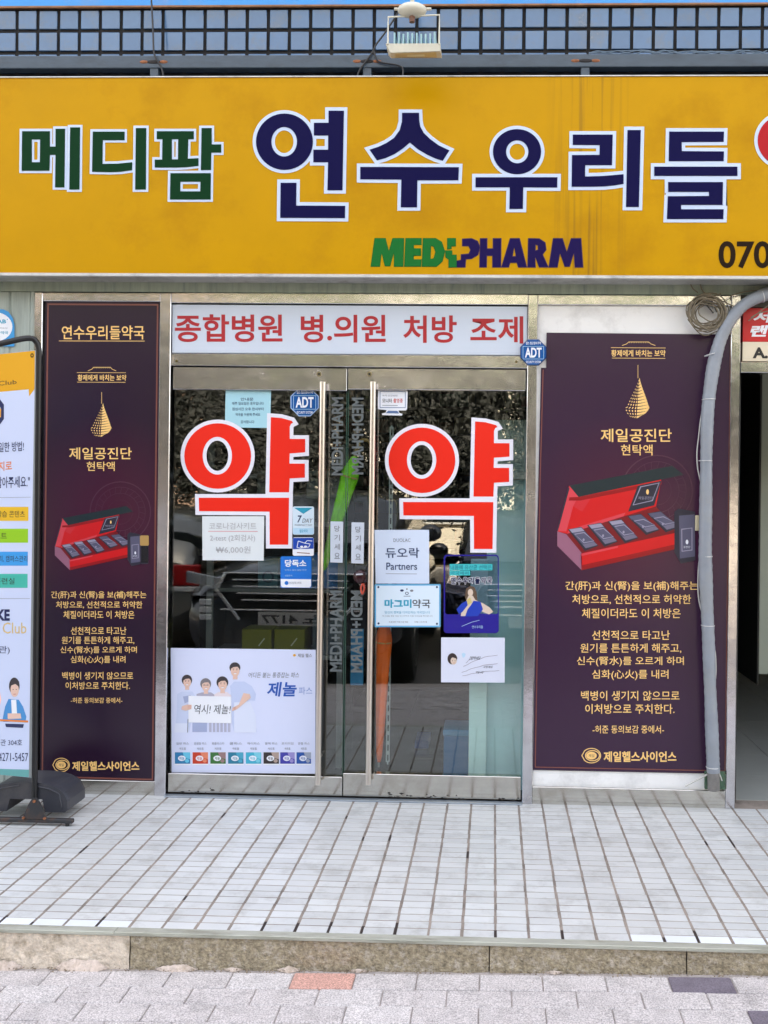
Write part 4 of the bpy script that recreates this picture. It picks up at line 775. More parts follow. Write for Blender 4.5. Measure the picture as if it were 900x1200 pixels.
for (x, y), d in (((830.5, 468), (.05, 0, -1)), ((833, 415.5), (.25, 0, -1)), ((827, 652), (0, 0, -1)), ((826.6, 540), (0, 0, -1)), ((829.5, 733), (0, 0, -1)), ((835.2, 899), (0, 0, -1)), ((893, 347), (1, 0, .3))):
    ring(FAC(YC).at(x, y), d, .0292, .0017, tie, pipe)
# thin white cable wandering beside the conduit
wc = M('white_cable', (196, 196, 192), .45)
c1 = [(831, 470), (824, 478), (821, 492), (819, 510), (816.8, 530), (817.5, 548), (820, 560), (823, 572), (826, 584)]
c2 = [(823, 640), (819, 660), (818, 690), (820, 708), (825, 724), (833, 745), (838, 765), (838.8, 790), (836, 815), (838.5, 840), (841, 858), (839, 882), (841, 900), (846, 915)]
wt = thing('thin_white_cable', 'thin white cable wandering along the grey conduit on the purple poster', 'cable', tuple(FAC(-.02).at(846, 916)))
for c in (c1, c2): MB().tube(smooth([FAC(-.02).at(x, y) for x, y in c], 6), .0032, wc, 7).build('strand', wt)
MB().box(*sorted((FAC(-.012).at(815.5, 600).x, FAC(-.012).at(819.5, 600).x)), -.012, .006, FAC(-.01).at(817, 622).z, FAC(-.01).at(817, 604).z, M('cream_clip', (200, 190, 160), .5), .002).build('clip', wt)
ec = MB(); ec.tube([FAC(-.03).at(803, 921), FAC(-.03).at(829, 907.5)], .0045, wc, 8); ec.build('cable_stub', loc=tuple(FAC(-.03).at(803, 922)), label='short white cut cable end lying across the foot of the right board', cat='cable')
gb = MB(); gb.box(FAC(0).at(826, 912).x, FAC(0).at(850, 912).x, -.004, .012, FAC(0).at(838, 925).z, FAC(0).at(838, 904).z, M('stained_green_tape', (70, 104, 84), .7, var=.4, scale=40, dirt=(120, 90, 60), dirt_scale=30, dirt_amt=.9), .002)
gb.build('cable_hole_cover', loc=tuple(FAC(0).at(838, 926)), label='stained green patch behind the foot of the grey conduit', cat='cover')
# coil of wire
cm = M('aged_cable_sheath', (120, 110, 92), .6, var=.2, scale=30); coil = thing('wire_coil', 'coil of aged beige cable hanging under the yellow sign', 'cable coil', tuple(FAC(-.05).at(832, 392)))
random.seed(3)
for k in range(17):
    r = random.uniform(12.5, 23.5); cx = 829+random.uniform(-3.5, 3.5); cy = 366+random.uniform(-2.5, 3.5); e = random.uniform(.78, .97); ph = random.uniform(0, 6); yy = -.03-random.random()*.03
    MB().tube([FAC(yy).at(cx+r*math.cos(a)*1.0, cy+r*e*math.sin(a)+1.1*math.sin(2*a+ph)+.7*math.sin(5*a-ph)) for a in [i*2*PI/30 for i in range(31)]], .0027, cm, 6, cap=False).build('loop', coil)
for pts in ([(808, 330), (812, 338), (818, 343)], [(820, 332), (823, 340), (829, 345), (845, 352), (862, 360)], [(806, 374), (818, 389), (828, 393), (842, 388), (856, 392)], [(812, 356), (830, 349), (845, 344)], [(856, 352), (858, 346), (880, 341), (920, 338)], [(880, 372), (893, 366), (930, 360)], [(877, 376), (905, 356), (940, 350)]):
    MB().tube(smooth([FAC(-.035).at(x, y) for x, y in pts], 6), .0028, cm, 6).build('tail', coil)
for pts in ([(826, 355), (836, 367)], [(834, 352), (840, 366)]): MB().tube([FAC(-.03).at(x, y) for x, y in pts], .003, blackp, 6).build('black_tail', coil)
# black cables above the sign
for pts, lb in (([(176, -20), (178, 10), (179.5, 40), (180.5, 62), (186, 74), (190, 82), (192, 92)], 'thin black cable dropping past the left bracket of the beam'),
            ([(470, 9), (462, 22), (450, 40), (441, 52), (436, 62), (428, 73), (421, 83), (418, 92)], 'black cable running from the floodlight down to the beam'),
            ([(438, 60), (441, 68), (446, 73), (470, 78), (472, 92)], 'black cable looping over the middle bracket')):
    MB().tube(smooth([FAC(-.095).at(x, y) for x, y in pts], 6), .0042, blackp, 7).build('black_cable', loc=tuple(FAC(-.095).at(*pts[-1])), label=lb, cat='cable')
dusty = MB(); random.seed(5)
for k in range(3): dusty.tube(smooth([FAC(-.05).at(x, 61.5+random.uniform(-2.5, 2)) for x in range(690, 900, 11)], 4), .0026, M('dusty_cable', (96, 116, 134), .7), 6)
dusty.build('dusty_cable', loc=tuple(FAC(-.05).at(800, 64)), label='tangled dusty cables lying on the beam at the right', cat='cable')
# floodlight
YF = -.42; FF = FAC(YF); yel = M('aged_white_housing', (206, 204, 190), .45, var=.06, scale=20)
fl_ = thing('floodlight', 'old white floodlight with cooling fins hanging above the sign', 'lamp', tuple(FF.at(483, 63)))
cy_ = FF.at(483, 12); b = MB(); b.ball(cy_, .062, .045, .028, yel, 16, 8); b.cyl(cy_+Vector((0, 0, -.015)), cy_+Vector((0, 0, -.05)), .012, M('brown_nut', (110, 70, 50), .5), 10); b.tube([cy_+Vector((-.075, 0, .005)), cy_+Vector((.08, 0, .005))], .006, yel, 8)
b.build('junction_box', fl_)
MB().tube(smooth([FF.at(483, 8), FF.at(483, -30), FAC(-.1).at(483, -34)], 5), .009, yel, 8).build('arm', fl_)
b = MB(); l_, r_ = FF.at(454.5, 52), FF.at(514.5, 52); lt, rt = FF.at(455, 20), FF.at(515, 17.5)
b.tube([l_, lt, rt, r_], .0042, yel, 6); b.build('bracket', fl_)
a, bq = FF.at(452, 51), FF.at(516, 50); zf = a.z; zb = FF.at(480, 61).z
b = MB(); top = [(a.x, YF-.0, zf), (bq.x, YF, zf), (bq.x, YF+.11, zf), (a.x, YF+.11, zf)]; mid_ = [(a.x+.02, YF+.005, zb), (bq.x, YF+.005, zb+.006), (bq.x, YF+.12, zb+.03), (a.x+.01, YF+.12, zb+.03)]
b.add(top+mid_, [(0, 1, 2, 3), (0, 4, 5, 1), (1, 5, 6, 2), (2, 6, 7, 3), (3, 7, 4, 0)], yel); b.build('housing', fl_)
ins = [Vector(q) for q in mid_]; c0 = sum(ins, Vector())/4; lens = [c0+(q-c0)*.82-Vector((0, .0, .0015)) for q in ins]
b = MB(); b.add(lens, [(0, 1, 2, 3)], M('yellowed_lens', (196, 176, 130), .3)); rimv = ins+lens; b.add([q-Vector((0, 0, .0008)) for q in rimv], [(k, (k+1) % 4, 4+(k+1) % 4, 4+k) for k in range(4)], yel); b.build('lens', fl_)
led = [c0+(q-c0)*.35-Vector((0, 0, .003)) for q in ins]; MB().add(led, [(0, 1, 2, 3)], M('led_board', (222, 214, 180), .4)).build('led_board', fl_)
fin_m = M('pale_teal_fins', (150, 190, 196), .45); fh = FF.at(480, 37).z
for k in range(10):
    x = a.x+.035+k*(bq.x-a.x-.06)/9; MB().box(x-.0035, x+.0035, YF+.01, YF+.1, zf, fh+random.uniform(-.004, .004), fin_m, .001).build('fin', fl_)
# ================================================================== LEFT WALL STICKER
YL = -.005
s_ = sheet('round_sticker', [(-22, 362), (4, 362.5), (10, 365.5), (15, 373), (16.8, 381), (16.8, 406), (-30, 405.5), (-30, 380), (-28, 370)], YL, M('sky_blue_print', (30, 150, 214), .4), 'blue and white round certificate sticker on the pale green wall', 'sticker')
p = Print(FAC(YL)); p.ell(-6, 383, 20.5, 17.2, whi, 1); p.ell(-6, 383, 21.8, 18.5, M('sky_blue_print'), .8, (20.6, 17.3)); p.text('HAB', -9, 374.3, 7.2, 379, cyan, .035, 2); p.text("'", 8, 373.6, 9, 375, cyan, .03, 2); p.text('인증약국', -8, 388, 9.6, 391.8, cyan, .02, 2); p.text('Pharmacy', -8, 383.3, 9, 385.6, inkg, .0, 2); p.build('print', s_)
# ================================================================== BANNER STAND (left)
phi = math.radians(29); base = FLOOR.at(40, 962); BP = Plane(tuple(base), (math.sin(phi), -math.cos(phi), 0)); 
ud = Vector((math.cos(phi), math.sin(phi), 0))
bn = thing('banner_stand', 'black tube banner stand with a study club banner at the left edge', 'banner stand', tuple(base))
q = MB(); tp = [BP.at(-150, 430), BP.at(-60, 414), BP.at(0, 402.8), BP.at(24, 397.5), BP.at(36, 396.5), BP.at(42, 400), BP.at(45.3, 409), BP.at(45.6, 425), BP.at(44.5, 520), BP.at(43, 680), BP.at(41.5, 800), BP.at(40.3, 955)]
q.tube(smooth(tp[:8], 5)+tp[8:], .0125, blackp, 10); tl_ = Vector(tp[0]); q.tube([tl_, tl_+Vector((0, 0, -.02)), Vector((tl_.x, tl_.y, .02))], .0125, blackp, 10); q.build('frame_tube', bn)
bl = M('banner_fabric', (196, 208, 236), .6); lo_ = [(-120, 428), (41.3, 410.5), (38, 600), (35.8, 760), (33.8, 911), (-120, 897)]
q = MB(); q.prism([[BP.at(x, y, .004) for x, y in lo_]], Vector((-math.sin(phi), math.cos(phi), 0))*.001, bl); q.prism([[BP.at(x, y, .0028) for x, y in lo_]], Vector(), bl, side=False); q.build('banner', bn)
q = Print(BP, base=.004); yb = M('banner_yellow', (222, 160, 14), .5); q.poly([(-120, 427.5), (41, 410.8), (40.4, 456), (34.2, 464.5), (33.6, 456.2), (-120, 470)], yb, lv=1)
q.poly([(41.3, 410.5), (38, 600), (33.8, 911), (37, 912), (41.6, 600), (44.2, 411)], M('grey_banner_edge', (140, 146, 148), .5, .5), lv=.5)
q.ell(37.6, 416.5, 2.0, 2.6, M('eyelet_brown', (90, 70, 40), .4, .8), 2.4, (.9, 1.2))
bnk = M('banner_dark', (44, 36, 24), .5); bnavy = M('banner_navy', (20, 34, 84), .5); borg = M('banner_orange', (226, 120, 50), .5); bgold = M('banner_gold', (214, 186, 120), .5)
q.text('Study Club', -30, 445, 19.5, 451, bnk, .0, 2, quad=[(-31, 449.5), (19.5, 444.8), (19.5, 451.4), (-31, 457)])
q.poly([(-8, 465), (-2, 465.5), (4.6, 474), (4.6, 491), (-2, 500), (-8, 500)], bnavy, [[(-8, 471), (-3.4, 472), (.8, 478), (.8, 487), (-3.4, 494), (-7.9, 494)]], 1.5); q.poly([(-7, 478), (1.2, 479), (1.0, 489), (-7, 489)], M('banner_amber', (230, 170, 60), .5), lv=2)
def bt_(t, xr, yt_, yb_, m, w, bold=.01, sl=0): q.text(t, 0, 0, 1, 1, m, bold, 2, quad=[(xr-w, yt_+sl), (xr, yt_), (xr, yb_), (xr-w, yb_+sl)])
bt_('지키는 유일한 방법!', 28, 517, 528.5, bnavy, 58, .008, 3); bt_('편지로', 14, 540, 551, borg, 24, .01, 2); bt_('꿈을 잡아주세요."', 35, 557.5, 571, bnavy, 56, .01, 2)
q.line([(-60, 584), (36, 582.6)], .4, inkg, 1)
for k, (y0, c, t) in enumerate(((594, (226, 180, 40), '파란만의 학습 콘텐츠'), (619.6, (140, 196, 30), '자유노트'), (646.5, (30, 150, 220), '1:1 해피콘 관리, 캠퍼스관리'), (672.5, (40, 176, 160), '맞춤훈련실'))):
    q.rect(-70, y0, 33.2-k*.3, y0+16.4, M('bar_print_%s' % 'abcd'[k], c, .5), 1); bt_(t, (29, 8, 32, 17)[k], y0+4.6, y0+12.2, bnk, (60, 30, 64, 40)[k], .002)
q.line([(-60, 701.6), (35, 701.4)], .4, inkg, 1); bt_('MAKE', 11.5, 714, 727.5, bnavy, 34, .045); bt_('Study Club', 31, 729.5, 746.5, bgold, 66, .0); bt_('(직영관)', 11.5, 757, 767, bnavy, 38, .0)
bt_('성당로 지성관 304호', 26, 866.5, 874, bnavy, 60, .0, -.5); bt_('상담 010-4271-5457', 33, 880.5, 893, bnavy, 66, .0, -.5)
q.poly([(-70, 899), (34, 902), (33.7, 910.8), (-70, 902)], M('banner_teal', (90, 160, 160), .5), lv=1)
jean = M('print_denim', (60, 140, 200), .5); q.poly([(3, 843), (6, 828), (10, 819), (22, 820), (27, 828), (31, 840), (30, 845), (4, 846)], jean, lv=1.2); q.poly([(13, 820), (19, 820), (20, 838), (14, 838)], M('print_white_tee', (230, 234, 240), .5), lv=1.5)
q.ell(16.8, 804, 6.2, 10, hk, 1.7); q.ell(17.2, 808.5, 4.9, 8.2, fskin, 2); q.poly([(11.4, 804), (12.5, 797), (18, 795), (22.6, 799), (22.4, 805), (18, 801.5)], hk, lv=2.4); q.ell(15.4, 808, .6, .5, inkd, 2.6, n=8); q.ell(19, 808, .6, .5, inkd, 2.6, n=8); q.line([(15.6, 813.5), (18.8, 813.3)], .7, M('lip_print'), 2.6)
q.poly([(9, 836), (24, 836), (25, 842), (9, 842.5)], fskin, lv=2.2); q.line([(-20, 843), (33, 845.5)], 2.2, M('print_orange_pencil', (226, 130, 60), .5), 2.8); q.poly([(6, 848), (28, 848.6), (27, 853), (7, 852)], M('print_navy_cloth', (40, 50, 90), .5), lv=2); q.poly([(-9, 800), (-1, 806), (1.5, 820), (-2, 834), (-10, 838)], M('print_peach', (240, 200, 180), .5), lv=1.3)
q.build('banner_print', bn)
# base: half-moon water tank on a steel foot
bpl = M('dark_grey_tank_plastic', (58, 60, 68), .42, var=.1, scale=20, dirt=(96, 92, 88), dirt_scale=10, dirt_amt=.35)
def tank(cx_px, w):
    yb0 = base.y+.03; c = FAC(yb0).at(cx_px, 940); x0, x1 = c.x-w/2, c.x+w/2; zb_ = .035; H = .128; prof = []
    for i in range(21):
        t = -1+i/10; e = (1-abs(t)**2.6)**.55; prof.append((c.x+t*w/2, zb_+.05+(H-.05)*e))
    prof += [(x1, zb_+.01), (x1-.012, zb_), (c.x+.085, zb_), (c.x+.072, zb_+.055), (c.x-.072, zb_+.055), (c.x-.085, zb_), (x0+.012, zb_), (x0, zb_+.01)]
    k = MB(); D_ = [(yb0-.02, .985), (yb0, 1.0), (yb0+.14, 1.0), (yb0+.16, .985)]; loops = []
    for y, s in D_: loops.append([(c.x+(x-c.x)*s, y, zb_+(z-zb_)*s) for x, z in prof])
    n = len(prof)
    for i in range(3): k.add(loops[i]+loops[i+1], [(j, (j+1) % n, n+(j+1) % n, n+j) for j in range(n)], bpl)
    k.prism([loops[0]], Vector(), bpl, side=False); k.prism([loops[3]], Vector(), bpl, side=False)
    for s in (-1, 1): k.tube([(c.x+s*.155, yb0-.02, zb_+.02), (c.x+s*.145, yb0-.021, zb_+.08), (c.x+s*.10, yb0-.021, zb_+.10), (c.x+s*.03, yb0-.021, zb_+.112)], .004, bpl, 6)
    return k.build('water_tank', bn)
tank(33, .365)
ft = MB(); fm = M('dull_foot_steel', (60, 62, 66), .55, .4, var=.2, scale=20, dirt=(110, 80, 60), dirt_scale=20, dirt_amt=.6); fy = base.y-.05
xA, xB = FAC(fy).at(-60, 965).x, FAC(fy).at(86, 962).x; ft.box(xA, xB, fy-.012, fy+.012, .012, .03, fm, .003); ft.build('foot_bar', bn)
xc = FAC(fy).at(42, 960).x; ft = MB(); ft.prism([[(xc-.052, fy-.014, .03), (xc+.052, fy-.014, .03), (xc+.03, fy-.014, .085), (xc+.01, fy-.014, .118), (xc-.01, fy-.014, .118), (xc-.03, fy-.014, .085)]], Vector((0, .006, 0)), fm); ft.build('bracket_plate', bn)
ft = MB(); 
for dx, z in ((0, .105), (-.045, .035), (.045, .035)): ft.cyl((xc+dx, fy-.013, z), (xc+dx, fy-.02, z), .006, rust, 8)
ft.build('bolt', bn)
for px in (79, -40): x = FAC(fy).at(px, 966).x; MB().cyl((x, fy, .0005), (x, fy, .013), .009, blackp, 10).build('foot', bn)
# ================================================================== NEIGHBOUR SHOP (right)
YN = .01; rdm = M('red_acrylic', (196, 22, 30), .35); crm = M('cream_acrylic', (226, 214, 190), .4)
x0 = mD[1]+.012; zq = lambda y, x=885: XZ(x, y, YN)[1]
ns = thing('neighbour_sign', 'red and cream sign board over the open doorway at the right edge', 'sign', (x0+.2, YN, zq(425)))
MB().box(x0, x0+1.5, YN, YN+.04, zq(400.5), zq(361), rdm, .001).build('red_panel', ns); MB().box(x0, x0+1.5, YN+.0005, YN+.04, zq(423.5), zq(400.6), crm, .001).build('cream_panel', ns)
for w_, q_, m_, sh_ in (('서', (881.5, 364.5, 901, 378), whi, 3.5), ('랜', (877.5, 381, 897, 394.5), whi, 4.5), ('A.', (882, 407, 900, 420), M('black_print', (30, 30, 30), .4), 0)): Print(FAC(YN)).text(w_, *q_, m_, .04, 2, shear=sh_, res=4).build('lettering', ns)
nf = thing('neighbour_door_frame', 'steel frame of the dark open doorway beside the right purple poster', 'door frame', (x0+.4, .05, 0))
MB().box(x0-.011, x0+1.6, -.002, .08, zq(437), zq(424.5), steel, .002).build('rail', nf); MB().box(x0+1.5, x0+1.56, 0, .08, 0, zq(437), steel, .002).build('mullion', nf)
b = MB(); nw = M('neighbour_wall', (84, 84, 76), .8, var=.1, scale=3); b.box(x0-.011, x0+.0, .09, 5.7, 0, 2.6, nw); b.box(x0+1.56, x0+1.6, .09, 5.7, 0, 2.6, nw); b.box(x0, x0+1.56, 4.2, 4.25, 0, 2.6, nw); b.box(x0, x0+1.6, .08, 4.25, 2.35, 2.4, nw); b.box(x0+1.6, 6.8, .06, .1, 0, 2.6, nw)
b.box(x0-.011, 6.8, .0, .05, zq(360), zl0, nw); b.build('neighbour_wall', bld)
nft = M('neighbour_floor_tile', (168, 172, 168), .3, var=.06, scale=6)
for i in range(4):
    for j in range(10): MB().box(x0+.002+i*.39, x0+.388+i*.39, .13+j*.4, .13+j*.4+.397, -.01, .001, nft).build('floor_tile', fl)
# open door leaf, wall cabinet, tags, lamp glint
lf = thing('open_door_leaf', 'dim grey green door standing open inside the doorway', 'door', (x0+.22, 1.2, .1)); lm = M('grey_green_door_paint', (176, 186, 172), .5)
v0 = FAC(1.1).at(889, 790); v1 = FAC(1.1).at(898, 790)
MB().box(v0.x, v1.x+.02, 1.1, 1.14, v0.z, 2.3, lm, .003).build('leaf', lf)
MB().box(v0.x-.01, v0.x-.0005, 1.1, 1.9, v0.z-.06, 2.3, M('dark_door_edge', (30, 32, 30), .6)).build('edge', lf)
cb = FAC(1.6).at(880, 600); cabm = M('dark_navy_cabinet', (20, 34, 52), .5)
ca = thing('wall_cabinet', 'dark navy tall cabinet with yellow tags inside the doorway', 'cabinet', (cb.x, 1.6, .2))
MB().box(FAC(1.6).at(871, 600).x, FAC(1.6).at(887, 600).x, 1.6, 1.9, FAC(1.6).at(880, 760).z, FAC(1.6).at(880, 600).z, cabm, .004).build('lower_body', ca)
MB().box(FAC(1.6).at(869, 480).x, FAC(1.6).at(877, 480).x, 1.55, 1.85, FAC(1.6).at(880, 512).z, FAC(1.6).at(880, 450).z, cabm, .004).build('upper_body', ca)
for (a0, a1, b0, b1) in ((869, 512, 876, 527), (880, 608, 885, 623)):
    q0 = FAC(1.54).at(a0, a1); q1 = FAC(1.54).at(b0, b1); MB().box(q0.x, q1.x, 1.54, 1.545, q1.z, q0.z, M('yellow_tag', (176, 150, 40), .5)).build('tag', ca)
# ================================================================== INSIDE THE PHARMACY
def at(x, y, Y): return FAC(Y).at(x, y)
def shut_umbrella(name, top, tip, r, m, label, hook, ph=0):
    t = thing(name, label, 'umbrella', tuple(tip)); top, tip = Vector(top), Vector(tip); d = (tip-top); b = MB(); n = 18; rows = 26; vs = []
    ax = d.normalized(); u = ax.cross(Vector((0, 1, 0))).normalized(); w = ax.cross(u)
    for i in range(rows+1):
        s = i/rows; rr = r*(.35+.65*min(1, s*7))*(1-.72*max(0, s-.12)/.88)*(1 if s < .97 else .6)
        for k in range(n):
            a = 2*PI*k/n+s*1.6+ph; q = rr*(1+.22*math.cos(a*6-s*1.6*6)*min(1, s*5)); c = 2*PI*k/n+s*1.2; vs.append(top+d*s+u*q*math.cos(c)+w*q*math.sin(c))
    b.add(vs, [(i*n+k, i*n+(k+1) % n, (i+1)*n+(k+1) % n, (i+1)*n+k) for i in range(rows) for k in range(n)], m, True); b.add(vs[:n], [tuple(range(n))], m); b.build('canopy', t)
    MB().tube([tip-d*.01, tip+d*.035], .004, chrome, 8).build('tip', t)
    h = top-ax*.01; MB().tube([top+ax*.02]+[h+(u*(math.cos(a)-1)*-.03)-ax*(.05+math.sin(a)*.03) for a in [i*PI/10 for i in range(11)]] if hook else [top+ax*.02, top-ax*.08], .008, M('umbrella_handle', (150, 120, 70), .4), 8).build('handle', t)
    MB().tube([top+d*.18+u*r*1.0*math.cos(a)+w*r*1.0*math.sin(a) for a in [i*PI/9 for i in range(19)]], .004, M('pale_strap', (200, 150, 90), .5), 6, cap=False).build('strap', t)
orm = M('orange_umbrella_cloth', (246, 104, 30), .55, var=.08, scale=20); lim = M('lime_umbrella_cloth', (118, 214, 24), .5, var=.06, scale=20)
shut_umbrella('umbrella', at(451, 722, .16), at(444, 893, .16), .036, orm, 'closed orange umbrella hanging behind the right glass door', True)
shut_umbrella('umbrella', at(416, 535, .13), at(379, 668, .13), .040, lim, 'closed lime green umbrella leaning behind the gap of the two doors', True)
pst = M('perforated_white_steel', (178, 186, 186), .5)
sp = thing('perforated_post', 'pale perforated steel shelf post beside the orange umbrella', 'post', tuple(at(455, 893, .2)))
p0, p1 = at(452, 893, .2), at(458.4, 735, .2); z0, z1 = p0.z, at(455, 500, .2).z; w_ = p1.x-p0.x; N = 34
q = MB(); q.box(p0.x, p0.x+w_*.3, .2, .203, z0, z1, pst); q.box(p1.x-w_*.3, p1.x, .2, .203, z0, z1, pst); q.box(p0.x, p0.x+.003, .203, .235, z0, z1, pst)
for k in range(N+1): z = z0+(z1-z0)*k/N; q.box(p0.x+w_*.3, p1.x-w_*.3, .2005, .2028, z-.012*1, z+.006, pst)
q.build('post_strip', sp)
# pale blue partition at the right
pbm = M('pale_blue_panel', (188, 236, 242), .4, var=.03, scale=3); pbm2 = M('pale_blue_panel_light', (206, 242, 242), .4)
pc = thing('counter_partition', 'pale blue counter partition close behind the glass at the right', 'partition', tuple(at(590, 910, .2)))
A0 = at(560, 500, .2); MB().box(at(571, 600, .2).x, mC[0]+.03, .2, .22, 0, at(590, 562, .2).z, pbm, .003).build('front_panel', pc)
MB().box(at(550, 800, .17).x, at(571, 800, .17).x, .17, .19, 0.02, at(560, 655, .17).z, pbm2, .003).build('side_panel', pc)
MB().box(at(563, 600, .3).x, mC[0]+.03, .3, .305, at(590, 575, .3).z, at(590, 492, .3).z, M('frosted_screen', (168, 186, 184), .6)).build('frosted_screen', pc)
MB().box(at(559, 600, .16).x, mC[0]+.03, .16, .3, at(590, 562, .2).z+.0005, at(590, 553, .2).z, M('pale_ledge', (190, 196, 190), .4), .003).build('ledge', pc)
# blue bin
blm = M('blue_plastic', (20, 120, 180), .35); bi = thing('blue_bin', 'bright blue plastic bin standing on the floor behind the right door', 'bin', tuple(at(534, 911, .35)))
a, c = at(519.5, 911, .35), at(550, 856, .35); MB().box(a.x, c.x, .35, .55, .004, c.z, blm, .006).build('bin_body', bi); MB().box(a.x-.004, c.x+.004, .345, .555, c.z-.03, c.z+.002, M('blue_plastic_rim', (60, 150, 200), .35), .004).build('rim', bi)
MB().box(at(486, 880, .9).x, at(502, 880, .9).x, .9, 1.1, .005, at(490, 868, .9).z, M('deep_blue_box', (30, 90, 170), .5), .004).build('blue_box', loc=tuple(at(494, 890, .9)), label='small deep blue box on the floor deeper in the shop', cat='box')
# lock hanging on door gap
lk = thing('hanging_door_lock', 'dark red and black lock with orange cord hanging between the door handles', 'lock', tuple(at(424, 697, .005))); q = MB(); v = at(422.5, 676, .01); q.ball(v, .034, .02, .033, M('dark_maroon_plastic', (52, 14, 22), .2), 14, 10); q.ball(v+Vector((.03, 0, .006)), .014, .014, .02, blackp); q.build('lock_body', lk)
q = MB(); q.tube([v+Vector((-.018, -.02, .012)), v+Vector((.012, -.02, .014))], .004, M('pale_plastic', (200, 200, 210), .3), 6); q.build('mark', lk)
q = MB(); q.tube(smooth([at(425, 684, .0), at(423, 689, .0), at(424.5, 696, 0), at(427, 690, 0), at(426, 684, 0)], 5), .0042, M('orange_cord', (206, 80, 60), .6), 7); q.build('cord', lk)
MB().tube(smooth([at(429, 668, .0), at(431, 662, -.01), at(434.5, 660, -.028)], 5), .004, blackp, 7).build('shackle', lk)
# shelving with boxes
shm = M('grey_shelf_steel', (120, 124, 124), .5)
sh = thing('display_shelf', 'dark display shelf standing behind the left glass door', 'shelf', tuple(at(300, 905, .5)))
xa2, xb2 = at(245, 700, .55).x, at(404, 700, .55).x
for py in (768, 690, 612, 556): z = at(330, py, .5).z; MB().box(xa2, xb2, .5, .85, z-.02, z, shm, .002).build('shelf_board', sh)
for x in (xa2, xb2-.03): MB().box(x, x+.03, .5, .53, .0, at(330, 520, .5).z, shm, .002).build('upright', sh)
MB().box(xa2, xb2, .86, .88, .0, at(330, 520, .5).z, M('dark_shelf_back', (22, 24, 24), .7)).build('back_panel', sh)
cart = [((283, 766, 318, 738), (120, 118, 30), 'olive carton on the lowest shelf, left one of the pair', 'olive_carton'), ((321, 766, 357, 738), (112, 112, 28), 'olive carton on the lowest shelf, right one of the pair', 'olive_carton'),
        ((302, 688, 326, 655), (60, 108, 120), 'teal stand-in box with a round mark on the middle shelf', 'teal_stand_in'), ((338, 688, 354, 658), (120, 130, 50), 'narrow yellow green stand-in box on the middle shelf', 'green_stand_in'), ((362, 688, 400, 650), (40, 110, 170), 'wide blue stand-in box on the middle shelf near the handle', 'blue_stand_in'),  # boxes added to carry colours of reflections and inside posters
        ((366, 766, 398, 724), (60, 74, 84), 'slate grey carton at the right end of the lowest shelf', 'grey_carton'), ((268, 610, 292, 570), (70, 60, 50), 'brown carton on the upper shelf', 'brown_carton'), ((372, 610, 396, 584), (84, 96, 96), 'grey green carton on the upper shelf near the handle', 'grey_green_carton')]
for (a0, a1, b0, b1), c, lb, nm in cart:
    v0, v1 = at(a0, a1, .52), at(b0, b1, .52); zb_ = min((at(330, py, .5).z for py in (768, 690, 612)), key=lambda z: abs(z-v0.z)); q = MB().box(v0.x, v1.x, .52, .7, zb_+.0005, v1.z, M(nm+'_card', c, .5, var=.05), .003).build(nm, loc=((v0.x+v1.x)/2, .52, zb_), label=lb, cat='carton')
    if nm == 'teal_stand_in': p = Print(FAC(.52)); p.ell(314, 676, 7, 7, M('dark_teal_print', (20, 60, 76), .5), 1, (4.5, 4.5)); p.build('mark', q)
    if nm == 'olive_carton': p = Print(FAC(.52)); p.line([(a0+20, 757), (a0+27, 748)], 1.5, M('dull_print', (190, 190, 160), .5), 1); p.build('mark', q)
for a0, b0, lb in ((301, 334, 'grey carton lettered D MED behind the foot of the left red character'), (359, 404, 'grey carton lettered D MED behind the left door handle')):
    v0, v1 = at(a0, 578, .5), at(b0, 552, .5); q = MB().box(v0.x, v1.x, .5, .7, at(330, 556, .5).z-.12, v1.z, M('grey_card', (104, 108, 104), .5), .003)
    q = q.build('med_carton', loc=(v0.x, .5, v0.z-.02), label=lb, cat='carton'); p = Print(FAC(.5)); p.text('D', a0+4, 559, a0+10, 566, inkd, .03, 1); p.text('MED', a0+19, 559.5, min(b0-2, a0+38), 565.5, inkd, .03, 1); p.line([(a0+4, 571), (b0-3, 571)], .6, inkg); p.build('lettering', q)
# dark cabinets further in
cabd = M('dark_wood_cabinet', (52, 46, 40), .5, var=.2, scale=6)
bc = thing('back_counter', 'dark counter with shelves across the back of the pharmacy', 'counter', (0, 2.6, 0)); MB().box(-2.2, .9, 2.5, 2.9, 0, .95, cabd, .005).build('counter_body', bc); MB().box(-2.25, .95, 2.45, 2.95, .951, .99, M('pale_counter_top', (170, 168, 160), .3), .004).build('counter_top', bc)
bs_ = thing('medicine_shelves', 'tall shelves of medicine packs on the back wall', 'shelf', (-.5, 3.3, 0)); MB().box(-2.2, 1.2, 3.32, 3.38, 0, 2.3, cabd).build('back_panel', bs_)
random.seed(11); pk_ = [M('pack_tone_%s' % 'abcdef'[i], c, .5) for i, c in enumerate(((150, 150, 146), (60, 90, 130), (140, 70, 50), (60, 110, 80), (170, 150, 90), (90, 90, 100)))]
q2 = MB()
for r in range(6):
    z = 1.05+r*.21; MB().box(-2.2, 1.2, 3.1, 3.32, z-.015, z, cabd).build('shelf_board', bs_); x = -2.15
    while x < 1.1:
        w = random.uniform(.05, .14); h = random.uniform(.07, .16)
        if random.random() < .85: q2.box(x, x+w-.005, 3.14+random.random()*.04, 3.3, z, z+h, random.choice(pk_))
        x += w
q2.build('medicine_packs', kind='stuff')
bsheet = MB(); bsheet.box(at(411, 760, .09).x, at(426, 760, .09).x, .09, .0915, at(418, 803, .09).z, at(418, 737, .09).z, M('blue_leaflet', (34, 116, 160), .4)); bsheet.build('blue_leaflet', loc=tuple(at(418, 803, .09)), label='narrow blue leaflet hanging low behind the gap of the doors', cat='leaflet')
